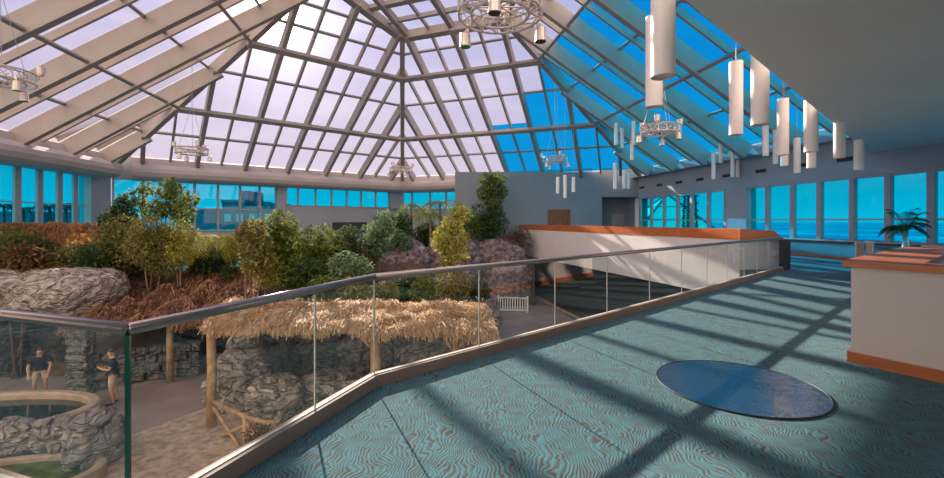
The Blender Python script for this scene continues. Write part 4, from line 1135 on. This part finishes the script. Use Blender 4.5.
# climbing undergrowth on slope
for i, (px, yt, yb_, d, w_, m, lb) in enumerate(((300, 236, 268, 22, 50, 'l_mid', 'green undergrowth behind the bright green tree'), (360, 244, 272, 22.5, 44, 'l_brown', 'brown undergrowth left of the grey-green tree'),
        (236, 236, 262, 20, 30, 'l_dark', 'dark undergrowth behind the leaning shrub'), (328, 246, 276, 20.5, 44, 'l_dark', 'dark undergrowth below the rounded tree'), (140, 236, 272, 18.6, 50, 'l_dark', 'dark undergrowth behind the olive bushes'), (16, 246, 276, 15.6, 60, 'l_brown', 'brown undergrowth behind the far left bush'))):
    plant('undergrowth', px, yt, yb_, d, w_, m, lb, 1400, .18, .07)

# ------------------------------------------------------------------ picket fence, kerb
pf = ground(498, 311.5, GZ); pe = ground(527.5, 312.5, GZ)
fe = empty('picket_fence', tuple(pf), math.atan2(pe.y-pf.y, pe.x-pf.x), 'short white picket fence panel at the end of the pink path', 'fence')
ln = (pe-pf).length; mb = MB()
for x in (0, ln): mb.box((x, 0, .5), (.1, .1, 1.05))
mb.build('post', 'picket', fe); mb = MB()
for z in (.12, .9): mb.box((ln/2, 0, z), (ln, .05, .07))
mb.build('rail', 'picket', fe)
for k in range(11):
    mb = MB(); mb.box((ln*(k+1)/12, -.01, .5), (.055, .03, .8)); mb.build('picket', 'picket', fe)
q0, q1 = ground(541, 301, GZ), ground(590, 326, GZ); mb = MB(); d_ = q1-q0
mb.box((0, 0, .09), (d_.length, .12, .16)); o = mb.build('path_kerb', 'log'); o.location = (q0+q1)/2; o.rotation_euler.z = math.atan2(d_.y, d_.x); tag(o, 'thin wooden kerb edging the pink path beside the dark passage', 'kerb')

# ------------------------------------------------------------------ people
def skinned(name, joints, edges, mt, parent, root=0, sub_=2):
    me = bpy.data.meshes.new(name); me.from_pydata([j[0] for j in joints], edges, []); me.materials.append(M[mt])
    ob = bpy.data.objects.new(name, me); COL.objects.link(ob); ob.parent = parent
    md = ob.modifiers.new('skin', 'SKIN')
    lay = me.skin_vertices[0] if me.skin_vertices else None
    if lay is None:
        bm = bmesh.new(); bm.from_mesh(me); bm.verts.layers.skin.verify(); bm.to_mesh(me); bm.free(); lay = me.skin_vertices[0]
    for i, j in enumerate(joints):
        r = j[1]; lay.data[i].radius = r if isinstance(r, tuple) else (r, r); lay.data[i].use_root = (i == root)
    md.use_smooth_shade = True
    sb = ob.modifiers.new('sub', 'SUBSURF'); sb.levels = sub_; sb.render_levels = sub_
    return ob
def person(loc, rz, label, J, cap):
    r = empty('person', loc, rz, label, 'person')
    V = lambda k: Vector(J[k])
    names = ['pelvis', 'belly', 'chest', 'neck', 'head', 'crown', 'shL', 'elL', 'wrL', 'haL', 'shR', 'elR', 'wrR', 'haR', 'hipL', 'knL', 'anL', 'toL', 'hipR', 'knR', 'anR', 'toR']
    rad = {'pelvis': (.15, .11), 'belly': (.13, .1), 'chest': (.16, .11), 'neck': .055, 'head': (.078, .095), 'crown': (.07, .085), 'sh': .06, 'el': .043, 'wr': .03, 'ha': (.038, .022), 'hip': .095, 'kn': .058, 'an': .04, 'to': (.04, .03)}
    jt = [(J[n], rad.get(n) or rad[n[:-1]]) for n in names]; ix = {n: i for i, n in enumerate(names)}
    ed = [('pelvis', 'belly'), ('belly', 'chest'), ('chest', 'neck'), ('neck', 'head'), ('head', 'crown'), ('chest', 'shL'), ('shL', 'elL'), ('elL', 'wrL'), ('wrL', 'haL'), ('chest', 'shR'), ('shR', 'elR'), ('elR', 'wrR'), ('wrR', 'haR'),
          ('pelvis', 'hipL'), ('hipL', 'knL'), ('knL', 'anL'), ('anL', 'toL'), ('pelvis', 'hipR'), ('hipR', 'knR'), ('knR', 'anR'), ('anR', 'toR')]
    edges = [(ix[a], ix[b]) for a, b in ed]
    # fingers as chains growing out of each hand
    for s in 'LR':
        h_, w_ = V('ha'+s), V('wr'+s); d = (h_-w_).normalized(); fwd = Vector((0, -1, 0)); sd = d.cross(fwd)
        sd = sd.normalized() if sd.length > .2 else Vector((1, 0, 0))
        for k in range(4):
            o_ = sd*(k-1.5)*.02; l_ = (.055, .068, .064, .05)[k]; a = len(jt); bend = d.cross(sd)*.012
            jt += [(tuple(h_+o_+d*.02), .011), (tuple(h_+o_+d*(.02+l_*.55)+bend), .0095), (tuple(h_+o_+d*(.02+l_)+bend*2.5), .008)]
            edges += [(ix['ha'+s], a), (a, a+1), (a+1, a+2)]
        a = len(jt); jt += [(tuple(h_-d*.02+sd*.042), .012), (tuple(h_+d*.012+sd*.06), .010)]; edges += [(ix['ha'+s], a), (a, a+1)]
    skinned('body', jt, edges, 'skin', r)
    j = lambda n, q: (J[n], q)
    mid = lambda a, b, t: tuple(V(a).lerp(V(b), t))
    # polo shirt
    jj = [j('belly', (.15, .12)), j('chest', (.185, .13)), (mid('chest', 'neck', .8), .085), (mid('belly', 'pelvis', .8), (.165, .13)), j('shL', .078), (mid('shL', 'elL', .7), .066), j('shR', .078), (mid('shR', 'elR', .7), .066)]
    skinned('polo_shirt', jj, [(0, 1), (1, 2), (0, 3), (1, 4), (4, 5), (1, 6), (6, 7)], 'navy', r)
    jj = [j('pelvis', (.165, .13)), (mid('pelvis', 'belly', .25), (.155, .122)), j('hipL', .11), (mid('hipL', 'knL', .85), .088), j('hipR', .11), (mid('hipR', 'knR', .85), .088)]
    skinned('shorts', jj, [(0, 1), (0, 2), (2, 3), (0, 4), (4, 5)], 'khaki', r)
    for s in 'LR':
        f = V('to'+s)-V('an'+s); skinned('shoe', [(tuple(V('an'+s)+Vector((0, 0, -.02))), .05), (tuple(V('an'+s)+f*.6+Vector((0, 0, -.01))), (.05, .04)), (tuple(V('to'+s)+f*.15), (.045, .03))], [(0, 1), (1, 2)], 'shoe', r)
    # head details
    hd = V('head'); up = (V('crown')-hd).normalized(); fw = Vector(J['face']).normalized(); sd = up.cross(fw).normalized()
    fw = sd.cross(up).normalized()
    def blob(name, c, rr, mt):
        bm = bmesh.new(); bmesh.ops.create_uvsphere(bm, u_segments=14, v_segments=10, radius=1)
        Mx = Matrix((sd, fw, up)).transposed()
        for v in bm.verts: v.co = c+Mx @ Vector((v.co.x*rr[0], v.co.y*rr[1], v.co.z*rr[2]))
        me = bpy.data.meshes.new(name); bm.to_mesh(me); bm.free(); me.materials.append(M[mt]); me.polygons.foreach_set('use_smooth', [True]*len(me.polygons))
        ob = bpy.data.objects.new(name, me); COL.objects.link(ob); ob.parent = r
    blob('hair', hd+up*.085-fw*.035, (.086, .09, .075), 'hair')
    blob('nose', hd+fw*.098+up*.005, (.012, .018, .02), 'skin')
    for s in (-1, 1):
        blob('eye', hd+fw*.086+up*.03+sd*s*.03, (.012, .008, .008), 'dark'); blob('ear', hd+sd*s*.08+up*.01, (.012, .022, .03), 'skin')
    blob('mouth', hd+fw*.088-up*.035, (.025, .008, .006), 'doorwood')
    if cap: blob('cap_brim', hd+fw*.12+up*.07, (.06, .07, .01), 'hair')
    return r
# bending person behind the pond, facing the camera, hands on the rim
J1 = {'pelvis': (0, .12, .86), 'belly': (0, .06, 1.0), 'chest': (0, -.04, 1.2), 'neck': (0, -.10, 1.36), 'head': (.01, -.15, 1.46), 'crown': (.015, -.16, 1.55),
      'shL': (.2, -.05, 1.27), 'elL': (.26, -.1, 1.0), 'wrL': (.22, -.27, .8), 'haL': (.2, -.33, .73), 'shR': (-.2, -.05, 1.27), 'elR': (-.27, -.1, 1.0), 'wrR': (-.24, -.25, .8), 'haR': (-.23, -.31, .73),
      'hipL': (.1, .12, .8), 'knL': (.13, .02, .45), 'anL': (.13, .14, .09), 'toL': (.14, -.04, .04), 'hipR': (-.1, .12, .8), 'knR': (-.13, .02, .45), 'anR': (-.13, .14, .09), 'toR': (-.14, -.04, .04), 'face': (0, -1, -.1)}
l1 = Vector(((40-CX)/F*14.0, 14.0, GZ))
person(tuple(l1), R_(-35)*-1*0+R_(40), 'person in navy polo and khaki shorts leaning forward behind the pond', J1, False)
# standing person seen from the side, holding something at the chest
J2 = {'pelvis': (0, 0, .92), 'belly': (0, .0, 1.08), 'chest': (0, .01, 1.3), 'neck': (0, -.02, 1.47), 'head': (0, -.06, 1.58), 'crown': (0, -.07, 1.67),
      'shL': (.18, .02, 1.38), 'elL': (.24, -.04, 1.12), 'wrL': (.12, -.26, 1.17), 'haL': (.08, -.33, 1.2), 'shR': (-.18, .02, 1.38), 'elR': (-.24, -.04, 1.12), 'wrR': (-.12, -.27, 1.14), 'haR': (-.06, -.33, 1.17),
      'hipL': (.09, 0, .86), 'knL': (.11, -.03, .48), 'anL': (.11, .04, .09), 'toL': (.12, -.15, .04), 'hipR': (-.09, 0, .86), 'knR': (-.12, .02, .48), 'anR': (-.13, .1, .09), 'toR': (-.14, -.09, .04), 'face': (0, -1, -.35)}
l2 = Vector(((113-CX)/F*13.4, 13.4, GZ))
person(tuple(l2), R_(-62), 'person in navy polo and khaki shorts standing side-on on the path looking down', J2, True)

# ------------------------------------------------------------------ seating area beyond the counter
def chair():
    r = empty('banquet_chair', (0, 0, 0)); mb = MB(); mb.box((0, 0, .44), (.44, .44, .08)); mb.build('seat', 'cover', r)
    mb = MB()
    for k in range(5): mb.box((-.18+.09*k, .22, .7), (.05, .03, .46))
    mb.box((0, .22, .93), (.46, .05, .08)); mb.build('backrest', 'cover', r)
    for sx in (-1, 1):
        for sy in (-1, 1): mb = MB(); mb.box((sx*.19, sy*.19, .2), (.035, .035, .41)); mb.build('leg', 'cover', r)
    return r
c0 = chair()
spots = [(869, 246, 12.6, .4, 'cream banquet chair, left one of the pair behind the counter'), (879, 245, 13.4, 1.2, 'cream banquet chair, right one of the pair behind the counter'),
         (899, 247, 14.6, -2.2, 'cream banquet chair below the palm vase'), (937, 247, 10.8, -.6, 'cream banquet chair at the right edge of photo')]
for i, (px, py, d, rz, lb) in enumerate(spots):
    o = c0 if i == 0 else copy_tree(c0); o.location = ((px-CX)/F*d, d, 0); o.rotation_euler = (0, 0, rz); tag(o, lb, 'chair', 'banquet chairs behind the counter')
def table(px, d, rx, label):
    x = (px-CX)/F*d; r = empty('dining_table', (x, d, 0), .3, label, 'table', 'dark tables behind the counter')
    mb = MB(); mb.box((0, 0, .735), (rx, .8, .03)); mb.build('tabletop', 'tabletop', r)
    mb = MB(); mb.tube([(0, 0, .03), (0, 0, .72)], .04, 8); mb.tube([(0, 0, 0), (0, 0, .03)], .25, 16); mb.build('pedestal', 'dark', r); return x
table(921, 11.6, 1.0, 'dark glossy table behind counter, nearer one')
tx = table(905, 13.2, .8, 'dark table carrying the palm vase')
v = empty('palm_vase', (tx, 13.2, .75), 0, 'pale tall vase with dark green palm fronds on table by the windows', 'plant')
mb = MB(); mb.tube([(0, 0, 0), (0, 0, .02), (0, 0, .25), (0, 0, .55)], [.11, .09, .045, .085], 16); mb.build('vase', 'vase', v, smooth=True)
mb = MB(); rnd = random.Random(4)
for k in range(22):
    a = k*2.399; tl = rnd.uniform(.35, 1.2); L_ = .85; dh = Vector((math.cos(a), math.sin(a), 0)); sd = Vector((-math.sin(a), math.cos(a), 0))
    pts = [Vector((0, 0, .5))+dh*L_*t*(.5+.3*(1.2-tl)/1.2+.05)+Vector((0, 0, L_*(tl*1.5*t-1.05*t*t+.2*t))) for t in [i/6 for i in range(7)]]
    mb.tube(pts, .008, 4)
    for i in range(16):
        t = .15+.83*i/16; s_ = t*6; j = min(5, int(s_)); p = pts[j].lerp(pts[j+1], s_-j); fd_ = (pts[j+1]-pts[j]).normalized()
        for sg in (-1, 1): mb.leaf(p, (sd*sg+fd_*.9+Vector((0, 0, -.3))).normalized(), Vector((0, 0, 1)), .26*math.sin(math.pi*(.2+.75*t)), .035)
mb.build('fronds', 'l_dark', v)
